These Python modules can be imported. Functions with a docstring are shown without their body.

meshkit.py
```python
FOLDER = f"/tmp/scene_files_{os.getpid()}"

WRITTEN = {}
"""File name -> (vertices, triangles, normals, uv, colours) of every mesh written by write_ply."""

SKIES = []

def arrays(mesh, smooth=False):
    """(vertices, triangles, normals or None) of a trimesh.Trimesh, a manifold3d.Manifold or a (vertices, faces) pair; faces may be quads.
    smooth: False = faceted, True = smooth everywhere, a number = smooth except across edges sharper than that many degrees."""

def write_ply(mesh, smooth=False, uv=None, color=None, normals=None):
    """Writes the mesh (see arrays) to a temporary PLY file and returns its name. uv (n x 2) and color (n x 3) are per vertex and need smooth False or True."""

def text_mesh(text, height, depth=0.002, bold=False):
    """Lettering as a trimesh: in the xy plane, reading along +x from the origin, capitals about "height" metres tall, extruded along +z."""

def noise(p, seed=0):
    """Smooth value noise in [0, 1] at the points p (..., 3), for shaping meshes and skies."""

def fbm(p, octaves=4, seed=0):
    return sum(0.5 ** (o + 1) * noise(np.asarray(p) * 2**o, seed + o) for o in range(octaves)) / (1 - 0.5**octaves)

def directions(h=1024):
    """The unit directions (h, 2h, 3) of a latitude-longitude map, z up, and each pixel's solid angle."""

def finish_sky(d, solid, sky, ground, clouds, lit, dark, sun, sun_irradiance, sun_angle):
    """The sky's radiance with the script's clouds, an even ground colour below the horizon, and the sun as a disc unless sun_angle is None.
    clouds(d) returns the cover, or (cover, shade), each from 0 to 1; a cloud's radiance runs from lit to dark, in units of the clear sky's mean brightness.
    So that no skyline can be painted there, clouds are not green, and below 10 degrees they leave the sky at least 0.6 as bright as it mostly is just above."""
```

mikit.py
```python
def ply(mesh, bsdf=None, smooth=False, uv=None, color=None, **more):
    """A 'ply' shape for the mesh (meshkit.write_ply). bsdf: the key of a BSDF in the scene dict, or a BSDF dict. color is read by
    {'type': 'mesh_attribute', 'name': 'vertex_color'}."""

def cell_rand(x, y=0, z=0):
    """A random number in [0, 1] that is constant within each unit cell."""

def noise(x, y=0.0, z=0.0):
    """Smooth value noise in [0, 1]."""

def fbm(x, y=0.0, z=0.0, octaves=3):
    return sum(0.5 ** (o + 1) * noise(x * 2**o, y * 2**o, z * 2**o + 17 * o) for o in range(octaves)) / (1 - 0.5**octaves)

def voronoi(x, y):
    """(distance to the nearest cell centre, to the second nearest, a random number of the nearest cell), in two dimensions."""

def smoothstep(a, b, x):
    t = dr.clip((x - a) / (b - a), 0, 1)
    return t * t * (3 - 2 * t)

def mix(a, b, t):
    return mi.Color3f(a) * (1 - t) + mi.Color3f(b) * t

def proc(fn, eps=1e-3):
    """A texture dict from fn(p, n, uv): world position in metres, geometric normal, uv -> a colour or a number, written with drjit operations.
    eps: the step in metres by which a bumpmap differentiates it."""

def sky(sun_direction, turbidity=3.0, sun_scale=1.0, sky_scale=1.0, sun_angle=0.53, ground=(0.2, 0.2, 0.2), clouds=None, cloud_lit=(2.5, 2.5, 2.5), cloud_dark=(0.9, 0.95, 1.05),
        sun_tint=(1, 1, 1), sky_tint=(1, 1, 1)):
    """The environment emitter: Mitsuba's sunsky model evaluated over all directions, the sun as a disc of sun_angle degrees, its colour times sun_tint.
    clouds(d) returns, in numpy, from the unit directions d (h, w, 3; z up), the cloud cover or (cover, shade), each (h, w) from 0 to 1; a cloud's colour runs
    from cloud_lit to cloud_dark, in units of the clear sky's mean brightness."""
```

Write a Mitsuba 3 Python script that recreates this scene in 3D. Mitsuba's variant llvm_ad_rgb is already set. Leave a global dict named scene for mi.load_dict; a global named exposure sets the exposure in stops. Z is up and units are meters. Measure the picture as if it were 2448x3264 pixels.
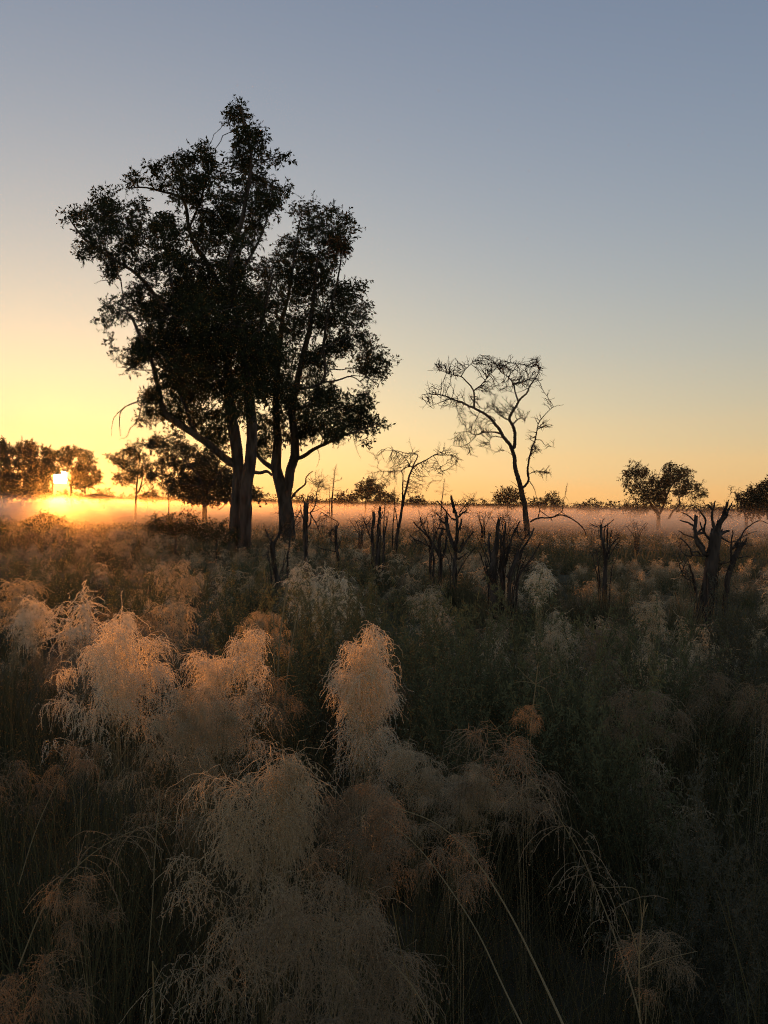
import math
import numpy as np
import mitsuba as mi
import mikit, meshkit
from scipy.spatial import cKDTree

T = mi.ScalarTransform4f
scene, labels = {'type': 'scene'}, {}

# ------------------------------------------------------------------ camera, sky, exposure
FPX = 2821.0                                   # focal length in pixels of the 2448 x 3264 photograph
ROLL, PITCH = math.radians(1.2), 20 / FPX
EYE = np.array([0, 0, 1.9])
FW = np.array([0, math.cos(PITCH), -math.sin(PITCH)])
_r0 = np.array([1.0, 0, 0]); _u0 = np.cross(_r0, FW)
RT = _r0 * math.cos(ROLL) + _u0 * math.sin(ROLL)
UP = _u0 * math.cos(ROLL) - _r0 * math.sin(ROLL)
exposure = 3.5
SUN_AZ, SUN_EL = math.radians(-20.1), math.radians(1.3)
SUN = np.array([math.sin(SUN_AZ) * math.cos(SUN_EL), math.cos(SUN_AZ) * math.cos(SUN_EL), math.sin(SUN_EL)])

scene['camera'] = {'type': 'perspective', 'fov': 2 * math.degrees(math.atan(1224 / FPX)), 'fov_axis': 'x',
                   'near_clip': 0.05, 'far_clip': 4000.0,
                   'to_world': T().look_at(EYE.tolist(), (EYE + FW).tolist(), UP.tolist()),
                   'medium': {'type': 'ref', 'id': 'mist_air'}}


def dawn_veil(d):
    """Thin streaky dust haze lying along the whole horizon."""
    el = np.degrees(np.arcsin(np.clip(d[..., 2], -1, 1))); az = np.arctan2(d[..., 0], d[..., 1])
    n = meshkit.fbm(np.stack([np.cos(az) * 5, np.sin(az) * 5, el * 0.9], -1), 3, 7)
    return np.clip((0.32 + 0.36 * n) * np.exp(-np.maximum(el, 0) / 3.6), 0, 1)


# at this low sun the model's blue is a small negative number (out of gamut); the third tint turns it into the little blue that sunlight keeps
scene['sky'] = mikit.sky(SUN.tolist(), turbidity=2.0, sun_scale=1.0, sun_angle=0.58, sun_tint=(1.0, 1.2, -3.0),
                         sky_tint=(0.84, 1.0, 1.54), ground=(0.10, 0.09, 0.06), clouds=dawn_veil, cloud_lit=(6.0, 2.9, 0.72))


def ray(u, v):
    d = FW + RT * ((u - 1224) / FPX) - UP * ((v - 1632) / FPX)
    return d


def at(u, v, Y):
    """World point at photograph pixel (u, v) whose distance along the view (world y) is Y."""
    u, v, Y = np.broadcast_arrays(np.asarray(u, float), np.asarray(v, float), np.asarray(Y, float))
    d = FW + RT * ((u[..., None] - 1224) / FPX) - UP * ((v[..., None] - 1632) / FPX)
    return EYE + d * (Y / d[..., 1])[..., None]


def gz(x, y):
    """Height of the ground."""
    x, y = np.asarray(x, float), np.asarray(y, float)
    p = np.stack([x / 9.0, y / 9.0, 0 * x + 3.3], -1)
    return (meshkit.fbm(p, 3, 5) - 0.5) * 0.35 * np.clip((np.hypot(x, y) - 2) / 20, 0.15, 1) - 0.02


# ------------------------------------------------------------------ materials
def rgb(*c):
    return {'type': 'rgb', 'value': list(c)}


def varied(a, b, k, seed=0.0):
    """A colour that wanders between a and b with a scale of 1 / k metres."""
    def fn(p, n, uv):
        return mikit.mix(a, b, mikit.noise(p.x * k + seed, p.y * k, p.z * k * 0.6))
    return mikit.proc(fn)


def leafy(col, trans=0.8, rough=0.7):
    return {'type': 'principledthin', 'base_color': col, 'roughness': rough, 'diff_trans': trans, 'spec_trans': 0.0, 'eta': 1.3}


def barky(a, b, k, seed):
    def col(p, n, uv):
        f = mikit.fbm(p.x * k, p.y * k, p.z * k * 0.22 + seed, 3)
        return mikit.mix(a, b, mikit.smoothstep(0.25, 0.75, f))
    return {'type': 'twosided', 'bsdf': {'type': 'principled', 'base_color': mikit.proc(col), 'roughness': 0.9, 'specular': 0.15}}


scene['bark_grey'] = barky((0.03, 0.026, 0.023), (0.09, 0.078, 0.067), 9.0, 1.0)
scene['dead_wood'] = barky((0.022, 0.019, 0.017), (0.085, 0.073, 0.062), 16.0, 3.0)
scene['bark_dark'] = barky((0.022, 0.019, 0.017), (0.07, 0.06, 0.05), 14.0, 4.0)
scene['bark_bare'] = barky((0.022, 0.019, 0.018), (0.055, 0.048, 0.042), 10.0, 7.0)
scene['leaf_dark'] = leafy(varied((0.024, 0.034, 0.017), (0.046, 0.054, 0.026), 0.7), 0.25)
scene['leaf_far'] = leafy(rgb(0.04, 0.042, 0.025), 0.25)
scene['leaf_brown'] = leafy(rgb(0.20, 0.10, 0.045), 0.8)
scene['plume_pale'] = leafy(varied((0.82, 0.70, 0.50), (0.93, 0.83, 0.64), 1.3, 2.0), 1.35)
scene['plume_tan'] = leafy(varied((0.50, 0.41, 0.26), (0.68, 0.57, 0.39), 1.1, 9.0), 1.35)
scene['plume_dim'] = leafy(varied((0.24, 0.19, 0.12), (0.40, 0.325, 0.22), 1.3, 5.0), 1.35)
scene['stem_straw'] = leafy(varied((0.26, 0.21, 0.11), (0.40, 0.33, 0.19), 2.0, 3.0), 0.4)
scene['grass_low'] = leafy(varied((0.065, 0.062, 0.03), (0.16, 0.135, 0.07), 0.8, 6.0), 0.7)
scene['grass_dry'] = leafy(varied((0.09, 0.085, 0.045), (0.22, 0.18, 0.10), 0.5, 6.0), 0.8)
scene['grass_green'] = leafy(varied((0.06, 0.07, 0.034), (0.13, 0.132, 0.065), 0.9, 1.0), 0.7)
scene['shrub_green'] = leafy(varied((0.11, 0.125, 0.066), (0.18, 0.195, 0.105), 1.2, 8.0), 0.8)
scene['shrub_grey'] = leafy(varied((0.08, 0.082, 0.058), (0.13, 0.132, 0.094), 2.0, 4.0), 0.5)


def soil(p, n, uv):
    f = mikit.fbm(p.x * 1.7, p.y * 1.7, 0.0, 4)
    return mikit.mix((0.06, 0.052, 0.032), (0.17, 0.14, 0.088), f)


scene['soil'] = {'type': 'diffuse', 'reflectance': mikit.proc(soil)}


# ------------------------------------------------------------------ mesh helpers
def unit(a):
    return a / np.maximum(np.linalg.norm(a, axis=-1, keepdims=True), 1e-9)


class Bag:
    """Vertices and triangles being gathered into one mesh."""
    def __init__(self):
        self.v, self.f, self.n = [], [], 0

    def add(self, v, f):
        v = np.asarray(v, float).reshape(-1, 3)
        self.v.append(v); self.f.append(np.asarray(f, int).reshape(-1, 3) + self.n); self.n += len(v)

    def mesh(self):
        return np.vstack(self.v), np.vstack(self.f)


def ribbons(P, w, rng, side=None):
    """P (n, k, 3) polylines as ribbons; w (n, k) half widths."""
    n, k, _ = P.shape
    d = unit(P[:, -1] - P[:, 0])
    if side is None:
        side = unit(np.cross(d, rng.normal(size=(n, 3))))
    v = np.stack([P - side[:, None] * w[..., None], P + side[:, None] * w[..., None]], 2).reshape(-1, 3)
    a = (np.arange(n)[:, None] * k + np.arange(k - 1)[None]).ravel() * 2
    f = np.vstack([np.stack([a, a + 1, a + 3], 1), np.stack([a, a + 3, a + 2], 1)])
    return v, f


def diamonds(c, d, length, width, rng):
    """Leaf-shaped quads at c (n, 3) along d."""
    n = len(c)
    s = unit(np.cross(d, rng.normal(size=(n, 3)))) * (width / 2)[:, None]
    L = d * length[:, None]
    lift = np.cross(s, L); lift = unit(lift) * (width * 0.25)[:, None]
    v = np.stack([c, c + L * 0.45 + s + lift, c + L, c + L * 0.45 - s + lift], 1).reshape(-1, 3)
    a = np.arange(n) * 4
    return v, np.vstack([np.stack([a, a + 1, a + 2], 1), np.stack([a, a + 2, a + 3], 1)])


def strands(b, d, L, k, grav, wob, rng, rise=0.0):
    """Curved strands from b (n, 3) in direction d: they sag by grav along their length."""
    n = len(b)
    P = np.empty((n, k, 3)); P[:, 0] = b
    d = unit(d)
    h = (L / (k - 1))[:, None]
    for i in range(1, k):
        P[:, i] = P[:, i - 1] + d * h
        g = np.zeros((n, 3)); g[:, 2] = -grav * (1 if rise == 0 else (i / k) ** rise)
        d = unit(d + g + rng.normal(size=(n, 3)) * wob)
    return P


def chaikin(p, times=2):
    p = np.asarray(p, float)
    for _ in range(times):
        q = 0.75 * p[:-1] + 0.25 * p[1:]; r = 0.25 * p[:-1] + 0.75 * p[1:]
        p = np.vstack([p[:1], np.stack([q, r], 1).reshape(-1, p.shape[1]), p[-1:]])
    return p


def resample(p, step):
    s = np.r_[0, np.cumsum(np.linalg.norm(np.diff(p[:, :3], axis=0), axis=1))]
    m = max(2, int(math.ceil(s[-1] / step)) + 1)
    t = np.linspace(0, s[-1], m)
    return np.stack([np.interp(t, s, p[:, j]) for j in range(p.shape[1])], 1)


def loft(p, r, sides, rough=0.12, seed=0, freq=3.0, stretch=0.3, jag=0.0):
    """A tapering tube along p with a bark-like relief; the last ring may be broken off unevenly (jag)."""
    t = unit(np.gradient(p, axis=0))
    a = np.cross(t[0], [0.31, 0.9, 0.2]); a /= np.linalg.norm(a)
    A = [a]
    for i in range(1, len(p)):
        a = A[-1] - t[i] * np.dot(A[-1], t[i]); A.append(a / np.linalg.norm(a))
    A = np.array(A); B = np.cross(t, A)
    ang = np.arange(sides) * 2 * math.pi / sides
    dirs = np.cos(ang)[None, :, None] * A[:, None] + np.sin(ang)[None, :, None] * B[:, None]
    c = np.stack([np.cos(ang), np.sin(ang)], 1)
    q = np.empty((len(p), sides, 3))
    q[..., :2] = c[None] * freq * 0.5; s = np.r_[0, np.cumsum(np.linalg.norm(np.diff(p, axis=0), axis=1))]
    q[..., 2] = (s / max(r.mean(), 1e-4) * stretch * 0.5)[:, None]
    nz = meshkit.fbm(q + 11.7 * (seed % 97), 3, seed % 1000) - 0.5
    v = p[:, None] + dirs * (r[:, None, None] * (1 + 2 * rough * nz[..., None]))
    if jag > 0:
        v[-1] += t[-1] * (r[-1] * jag * (meshkit.noise(q[-1] * 3 + seed % 31) - 0.2))[:, None]
    v = v.reshape(-1, 3)
    i, j = np.meshgrid(np.arange(len(p) - 1), np.arange(sides), indexing='ij')
    i, j = i.ravel(), j.ravel(); j2 = (j + 1) % sides
    f = np.vstack([np.stack([i * sides + j, i * sides + j2, (i + 1) * sides + j2], 1), np.stack([i * sides + j, (i + 1) * sides + j2, (i + 1) * sides + j], 1)])
    n = len(v); v = np.vstack([v, p[-1] + t[-1] * r[-1] * (0.5 if jag == 0 else -0.3)])
    e = (len(p) - 1) * sides + np.arange(sides)
    f = np.vstack([f, np.stack([e, np.roll(e, -1), np.full(sides, n)], 1)])
    return v, f


def frusta(p0, p1, r0, r1, sides):
    """Every branch segment as its own short tube."""
    d = unit(p1 - p0)
    a = unit(np.cross(d, np.where(np.abs(d[:, :1]) < 0.9, [[1.0, 0.1, 0.2]], [[0.1, 1.0, 0.2]]))); b = np.cross(d, a)
    ang = np.arange(sides) * 2 * math.pi / sides
    dirs = np.cos(ang)[None, :, None] * a[:, None] + np.sin(ang)[None, :, None] * b[:, None]
    v = np.concatenate([p0[:, None] + dirs * r0[:, None, None], p1[:, None] + dirs * r1[:, None, None]], 1).reshape(-1, 3)
    n = len(p0); j = np.arange(sides); j2 = (j + 1) % sides
    q = np.vstack([np.stack([j, j2, sides + j2], 1), np.stack([j, sides + j2, sides + j], 1)])
    return v, (q[None] + (np.arange(n) * 2 * sides)[:, None, None]).reshape(-1, 3)


used = {}


def numbered(name):
    used[name] = used.get(name, 0) + 1
    return name if used[name] == 1 else f'{name}_{used[name] - 1:03d}'


def put(key, vf, mat, smooth=True):
    if key.split('__')[-1].split('_0')[0] in ('twigs', 'twiglets', 'crown', 'foliage', 'withered_leaves', 'spikelets'):
        labels[key] = {'kind': 'stuff'}
    scene[key] = mikit.ply(vf, mat, smooth=smooth)
    return key


def say(key, label, cat=None, group=None, kind=None):
    d = {'label': label}
    if cat: d['category'] = cat
    if group: d['group'] = group
    if kind: d['kind'] = kind
    labels[key] = d


def zm(ox, oy, s):
    """From the pixels of an enlarged crop to those of the photograph."""
    return lambda pts: [(ox + p[0] / s, oy + p[1] / s, *p[2:]) for p in pts]


# ------------------------------------------------------------------ trees, bushes, snags
class Plant:
    def __init__(self, name, Y, seed, bark='bark_dark'):
        self.key, self.Y, self.bark = numbered(name), Y, bark
        self.rng = np.random.default_rng(seed); self.seed = seed
        self.P, self.par, self.R, self.uv, self.dep = np.zeros((0, 3)), np.zeros(0, int), np.zeros(0), np.zeros((0, 2)), np.zeros(0)
        self.count = {}

    def part(self, name):
        self.count[name] = self.count.get(name, 0) + 1
        c = self.count[name]
        return f'{self.key}__{name}' + ('' if c == 1 else f'_{c - 1:03d}')

    def limb(self, pts, r0, r1, dd=None, part='limb', root=False, wig=0.35, sides=None, rough=0.14, jag=0.0, mid=None, step=None, bulge=0.0, d0=None):
        """A hand-drawn limb: pixels pts, radii r0 to r1 in pixels, depth changing by dd metres."""
        px = self.Y / FPX
        q = chaikin(np.array(pts, float)[:, :2], 2)
        st = (step or max(3.0, r0 * 0.9))
        q = resample(q, st)
        n = len(q); t = np.linspace(0, 1, n)
        start = -1
        if len(self.P) and not root:
            start = int(np.argmin(((self.uv - q[0]) ** 2).sum(1)))
            base = self.dep[start]
        else:
            base = 0.0 if d0 is None else d0
        dd = self.rng.normal() * 0.25 * np.linalg.norm(q[-1] - q[0]) * px if dd is None else dd
        dep = base + dd * t
        w = np.cumsum(self.rng.normal(size=(n, 2)), 0) * wig * st * 0.12
        w -= w[-1] * t[:, None]
        q = q + w
        p = at(q[:, 0], q[:, 1], self.Y + dep)
        r = (r0 * (1 - t) + r1 * t) if mid is None else np.interp(t, [0, 0.5, 1], [r0, mid, r1])
        r = r * px
        if root:
            g = gz(p[0, 0], p[0, 1])
            m = max(2, int((p[0, 2] - g + 0.15) / (st * px)) + 1)
            zs = np.linspace(g - 0.15, p[0, 2], m, endpoint=False)
            ext = np.stack([np.full(m, p[0, 0]), np.full(m, p[0, 1]), zs], 1)
            fl = 1 + bulge * np.linspace(1, 0, m) ** 2
            p = np.vstack([ext, p]); r = np.r_[r[0] * fl, r]
            q = np.vstack([np.repeat(q[:1], m, 0), q]); dep = np.r_[np.full(m, dep[0]), dep]
        elif start >= 0:
            pb = self.P[start]
            if np.linalg.norm(pb - p[0]) < 6 * r[0] + 0.15:
                p = np.vstack([pb, p]); r = np.r_[r[0] * 1.15, r]; q = np.vstack([self.uv[start], q]); dep = np.r_[base, dep]
        sides = sides or int(np.clip(r.max() / px * FPX / 2821 * 1.2, 5, 22))
        v, f = loft(p, r, sides, rough, self.seed * 13 + len(self.P), jag=jag)
        put(self.part(part), (v, f), self.bark)
        i0 = len(self.P)
        self.P = np.vstack([self.P, p]); self.R = np.r_[self.R, r]; self.uv = np.vstack([self.uv, q]); self.dep = np.r_[self.dep, dep]
        self.par = np.r_[self.par, np.r_[start, np.arange(i0, i0 + len(p) - 1)]]
        return self

    def blobs(self, B, n, depth=1.0, off=0.0):
        """n points spread through ellipsoids (u, v, ru, rv[, depth offset])."""
        px = self.Y / FPX; rng = self.rng
        B = [b if len(b) > 4 else (*b, rng.normal() * off) for b in B]
        B = np.array(B, float)
        wgt = B[:, 2] * B[:, 3]; pick = rng.choice(len(B), n, p=wgt / wgt.sum())
        d = unit(rng.normal(size=(n, 3))) * (rng.random(n) ** (1 / 2.2))[:, None]
        b = B[pick]
        rd = (b[:, 2] + b[:, 3]) * 0.5 * px * depth
        return at(b[:, 0] + d[:, 0] * b[:, 2], b[:, 1] + d[:, 1] * b[:, 3], self.Y + b[:, 4] + d[:, 2] * rd)

    def grow(self, attr, step, kill, iters=70, jit=0.25, trop=(0, 0, 0), tip=0.006, power=0.45, sides=3, part='twigs', rmax=None):
        """Branchlets that grow from the limbs towards the points attr (space colonization)."""
        rng = self.rng; n0 = len(self.P)
        P, par = self.P.copy(), self.par.copy()
        trop = np.array(trop, float)
        for _ in range(iters):
            tree = cKDTree(P)
            d, i = tree.query(attr)
            keep = d > kill
            attr, d, i = attr[keep], d[keep], i[keep]
            if not len(attr): break
            acc = np.zeros_like(P)
            np.add.at(acc, i, unit(attr - P[i]))
            idx = np.unique(i)
            nd = unit(unit(acc[idx]) + rng.normal(size=(len(idx), 3)) * jit + trop)
            new = P[idx] + nd * step
            dn, _ = tree.query(new)
            ok = dn > step * 0.45
            if not ok.any(): break
            P = np.vstack([P, new[ok]]); par = np.r_[par, idx[ok]]
        n = len(P); cnt = np.zeros(n); kids = np.bincount(par[par >= 0], minlength=n)
        cnt[kids == 0] = 1
        for k in range(n - 1, -1, -1):
            if par[k] >= 0: cnt[par[k]] += cnt[k]
        R = tip * np.maximum(cnt, 1) ** power
        R[:n0] = self.R[:n0]
        pk = par[n0:]
        R0 = np.minimum(R[pk], R[n0:] * 1.6)
        if rmax: R0 = np.minimum(R0, rmax); R[n0:] = np.minimum(R[n0:], rmax)
        if part:
            put(self.part(part), frusta(P[pk], P[n0:], R0, R[n0:], sides), self.bark)
        self.allP, self.allpar, self.cnt, self.n0 = P, par, cnt, n0
        return self

    def spray(self, n, L, r, upto=3, spread=0.75, droop=0.0, part='twiglets', k=4):
        """Fine straight twiglets that fork off the thin ends of the branchlets."""
        rng = self.rng
        idx = np.nonzero((np.arange(len(self.allP)) >= self.n0) & (self.cnt <= upto))[0]
        idx = np.repeat(idx, n)
        d0 = unit(self.allP[idx] - self.allP[self.allpar[idx]])
        d = unit(d0 + rng.normal(size=d0.shape) * spread)
        P = strands(self.allP[idx], d, L * rng.uniform(0.4, 1.2, len(idx)), k, droop, 0.16, rng)
        j = rng.integers(1, k - 1, len(idx))
        Q = strands(P[np.arange(len(idx)), j], unit(unit(P[:, -1] - P[:, 0]) + rng.normal(size=d.shape) * 0.6), L * 0.5 * rng.uniform(0.4, 1.1, len(idx)), 3, droop, 0.12, rng)
        bag = Bag()
        for A, w in ((P, r), (Q, r * 0.8)):
            m = A.shape[1]; taper = np.linspace(1, 0.5, m)
            a0, a1 = A[:, :-1].reshape(-1, 3), A[:, 1:].reshape(-1, 3)
            bag.add(*frusta(a0, a1, np.tile(w * taper[:-1], len(A)), np.tile(w * taper[1:], len(A)), 3))
        put(self.part(part), bag.mesh(), self.bark)
        return self

    def leaves(self, per, size, spread, upto=3, mat='leaf_dark', part='crown', only=None, aspect=0.42, hang=0.25):
        """Leaf sprays: short twiglets at the thin ends, each set with leaves along its length."""
        rng = self.rng
        idx = np.nonzero((np.arange(len(self.allP)) >= self.n0) & (self.cnt <= upto))[0]
        if only is not None: idx = idx[only(self.allP[idx])]
        nt = 4; idx = np.repeat(idx, nt)
        d0 = unit(self.allP[idx] - self.allP[self.allpar[idx]])
        P = strands(self.allP[idx] + rng.normal(size=d0.shape) * spread * 0.35, unit(d0 + rng.normal(size=d0.shape) * 0.9), spread * rng.uniform(1.2, 3.4, len(idx)), 4, 0.10, 0.15, rng)
        m = max(2, int(round(per / nt))); li = np.repeat(np.arange(len(P)), m)
        x = np.clip(rng.uniform(0.15, 1.0, len(li)), 0, 0.999) * 3; i0 = x.astype(int); fr = (x - i0)[:, None]
        c = P[li, i0] * (1 - fr) + P[li, i0 + 1] * fr
        d = unit(unit(P[li, i0 + 1] - P[li, i0]) * 0.8 + unit(rng.normal(size=c.shape)) - [0, 0, hang])
        L = size * rng.uniform(0.5, 1.4, len(c))
        bag = Bag(); bag.add(*diamonds(c, d, L, L * aspect, rng))
        bag.add(*ribbons(P, np.full((len(P), 4), size * 0.05), rng))
        put(self.part(part), bag.mesh(), mat, smooth=False)
        return self


# -- the tall leafy tree left of the middle
z1, z2, z8, z4, z5, z6 = zm(150, 280, 1.4426), zm(150, 950, 1.4426), zm(650, 1350, 4.1475), zm(1150, 1100, 2.212), zm(1850, 1400, 2.774), zm(700, 1500, 2.37)
t = Plant('leafy_tree', 29.0, 1, 'bark_grey')
say(t.key, 'tallest dark leafy tree with thick double trunk rising out of the mist', 'tree')
t.limb([(748, 1700), (750, 1620), (757, 1560), (762, 1510), (757, 1450), (748, 1390), (735, 1320), (728, 1240), (722, 1120), (718, 973)], 20, 11, 0.5, 'trunk', root=True, bulge=0.5, mid=18)
t.limb([(780, 1735), (781, 1650), (780, 1580), (786, 1520), (797, 1470), (801, 1410), (800, 1340), (790, 1250), (775, 1130), (755, 1020), (740, 900), (732, 821)], 21, 9, -0.8, 'trunk', root=True, bulge=0.35, mid=16, d0=-0.25)
t.limb([(741, 1480), (700, 1448), (635, 1393), (566, 1352), (517, 1310), (503, 1227), (483, 1151), (450, 1080), (420, 1010)], 13, 4, -2.0)
t.limb([(628, 1390), (605, 1340), (590, 1290), (560, 1220), (540, 1150)], 8, 3, 1.5)
t.limb([(718, 973), (690, 890), (663, 841), (621, 779), (604, 724), (594, 640), (560, 620), (531, 613), (462, 595), (415, 600)], 10, 2, 0.5)
t.limb([(732, 821), (767, 724), (781, 654), (795, 578), (802, 509), (790, 440), (776, 375), (770, 345)], 8.5, 2, -0.5)
t.limb([(722, 1120), (640, 1060), (560, 1010), (517, 973), (455, 890), (413, 855), (358, 821), (316, 793), (265, 760), (215, 690)], 10, 2, 0.0)
t.limb([(560, 1010), (556, 945), (540, 869), (535, 800), (510, 740)], 6, 2, 1.5)
t.limb([(728, 1240), (660, 1180), (600, 1110), (570, 1050), (520, 1020), (440, 1000), (360, 960)], 8, 2, 2.2)
t.limb([(740, 900), (800, 820), (840, 740), (860, 660)], 5, 2, 1.0)
t.limb([(604, 724), (640, 640), (660, 560), (640, 490)], 4, 1.5, -0.6)
t.limb([(775, 1130), (830, 1050), (850, 950), (870, 880)], 7, 2.5, -1.8)
t.limb([(795, 578), (850, 590), (910, 600)], 3, 1.2, 0.6)
t.limb([(802, 509), (860, 510), (905, 490)], 2.5, 1, 0.3)
t.limb([(316, 793), (330, 720), (325, 640)], 3, 1.2, -0.7)
t.limb([(807, 1504), (830, 1508), (852, 1500), (866, 1515)], 6, 4, 0.5)
# leafless hanging branches at the left
t.limb([(520, 1262), (465, 1272), (413, 1290), (395, 1300), (382, 1317), (381, 1350), (384, 1390)], 3, 0.8, -0.3, 'dead_branch', rough=0.3)
t.limb([(465, 1275), (452, 1279), (445, 1324), (431, 1352), (413, 1366), (406, 1394), (382, 1400)], 2.2, 0.8, 0.3, 'dead_branch', rough=0.3)
t.limb([(395, 1300), (368, 1324), (358, 1345), (355, 1390)], 1.6, 0.5, 0.2, 'dead_branch')
t.limb([(483, 1180), (440, 1180), (400, 1172), (372, 1170)], 2, 0.5, 0.2, 'dead_branch')
t.limb([(360, 905), (330, 890), (300, 905)], 1.8, 0.5, 0.2, 'dead_branch')
t.limb([(735, 1590), (722, 1600), (705, 1622), (694, 1626)], 2, 1, -0.4, 'dead_branch')
T1B = [(756, 370, 46, 44), (795, 440, 56, 50), (774, 505, 44, 38), (833, 502, 44, 30), (902, 500, 26, 22), (808, 571, 68, 40), (899, 606, 44, 24), (843, 647, 70, 38),
       (573, 516, 46, 34), (497, 538, 40, 24), (427, 575, 40, 22), (635, 474, 16, 26), (663, 502, 28, 30), (660, 564, 26, 36), (580, 571, 58, 36), (594, 627, 46, 34),
       (327, 627, 32, 28), (226, 690, 32, 22), (289, 675, 38, 32), (358, 668, 44, 36), (309, 751, 64, 40), (261, 807, 30, 26), (393, 724, 58, 48), (441, 668, 38, 36), (455, 758, 64, 48), (358, 835, 38, 34),
       (345, 966, 34, 22), (538, 724, 66, 56), (552, 821, 66, 56), (462, 848, 50, 36), (441, 932, 44, 36), (725, 640, 66, 36), (698, 696, 72, 44), (670, 765, 70, 50), (808, 724, 36, 42), (774, 779, 58, 38),
       (628, 848, 66, 50), (739, 855, 58, 38), (635, 925, 96, 56), (760, 960, 80, 60), (379, 999, 56, 30), (483, 1089, 66, 62), (441, 1130, 34, 28), (566, 1054, 78, 64), (635, 1123, 96, 76), (739, 1089, 96, 76),
       (538, 1213, 62, 48), (483, 1262, 34, 26), (601, 1262, 74, 48), (705, 1213, 84, 64), (808, 1193, 84, 64), (670, 1320, 62, 34), (770, 1310, 62, 44), (538, 1300, 28, 16), (560, 960, 70, 50), (330, 1010, 22, 14), (640, 1010, 80, 60), (500, 990, 60, 50)]
t.grow(t.blobs([(a, b, c * 0.93, d * 0.93) for a, b, c, d in T1B] + [(600, 1180, 110, 80, -1.3), (720, 1050, 110, 90, -1.5), (820, 1110, 80, 90, -1.3), (650, 960, 100, 70, -1.2), (780, 1250, 80, 50, -1.2), (560, 1120, 80, 70, 0.6), (740, 880, 60, 60, -1.0), (505, 1320, 45, 28), (600, 1335, 60, 36), (690, 1385, 60, 40, 0.6)], 10500, 1.5, 1.4), 0.18, 0.19, 60, 0.3, (0, 0, 0.05), 0.006)
t.leaves(20, 0.115, 0.11, 3)

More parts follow.
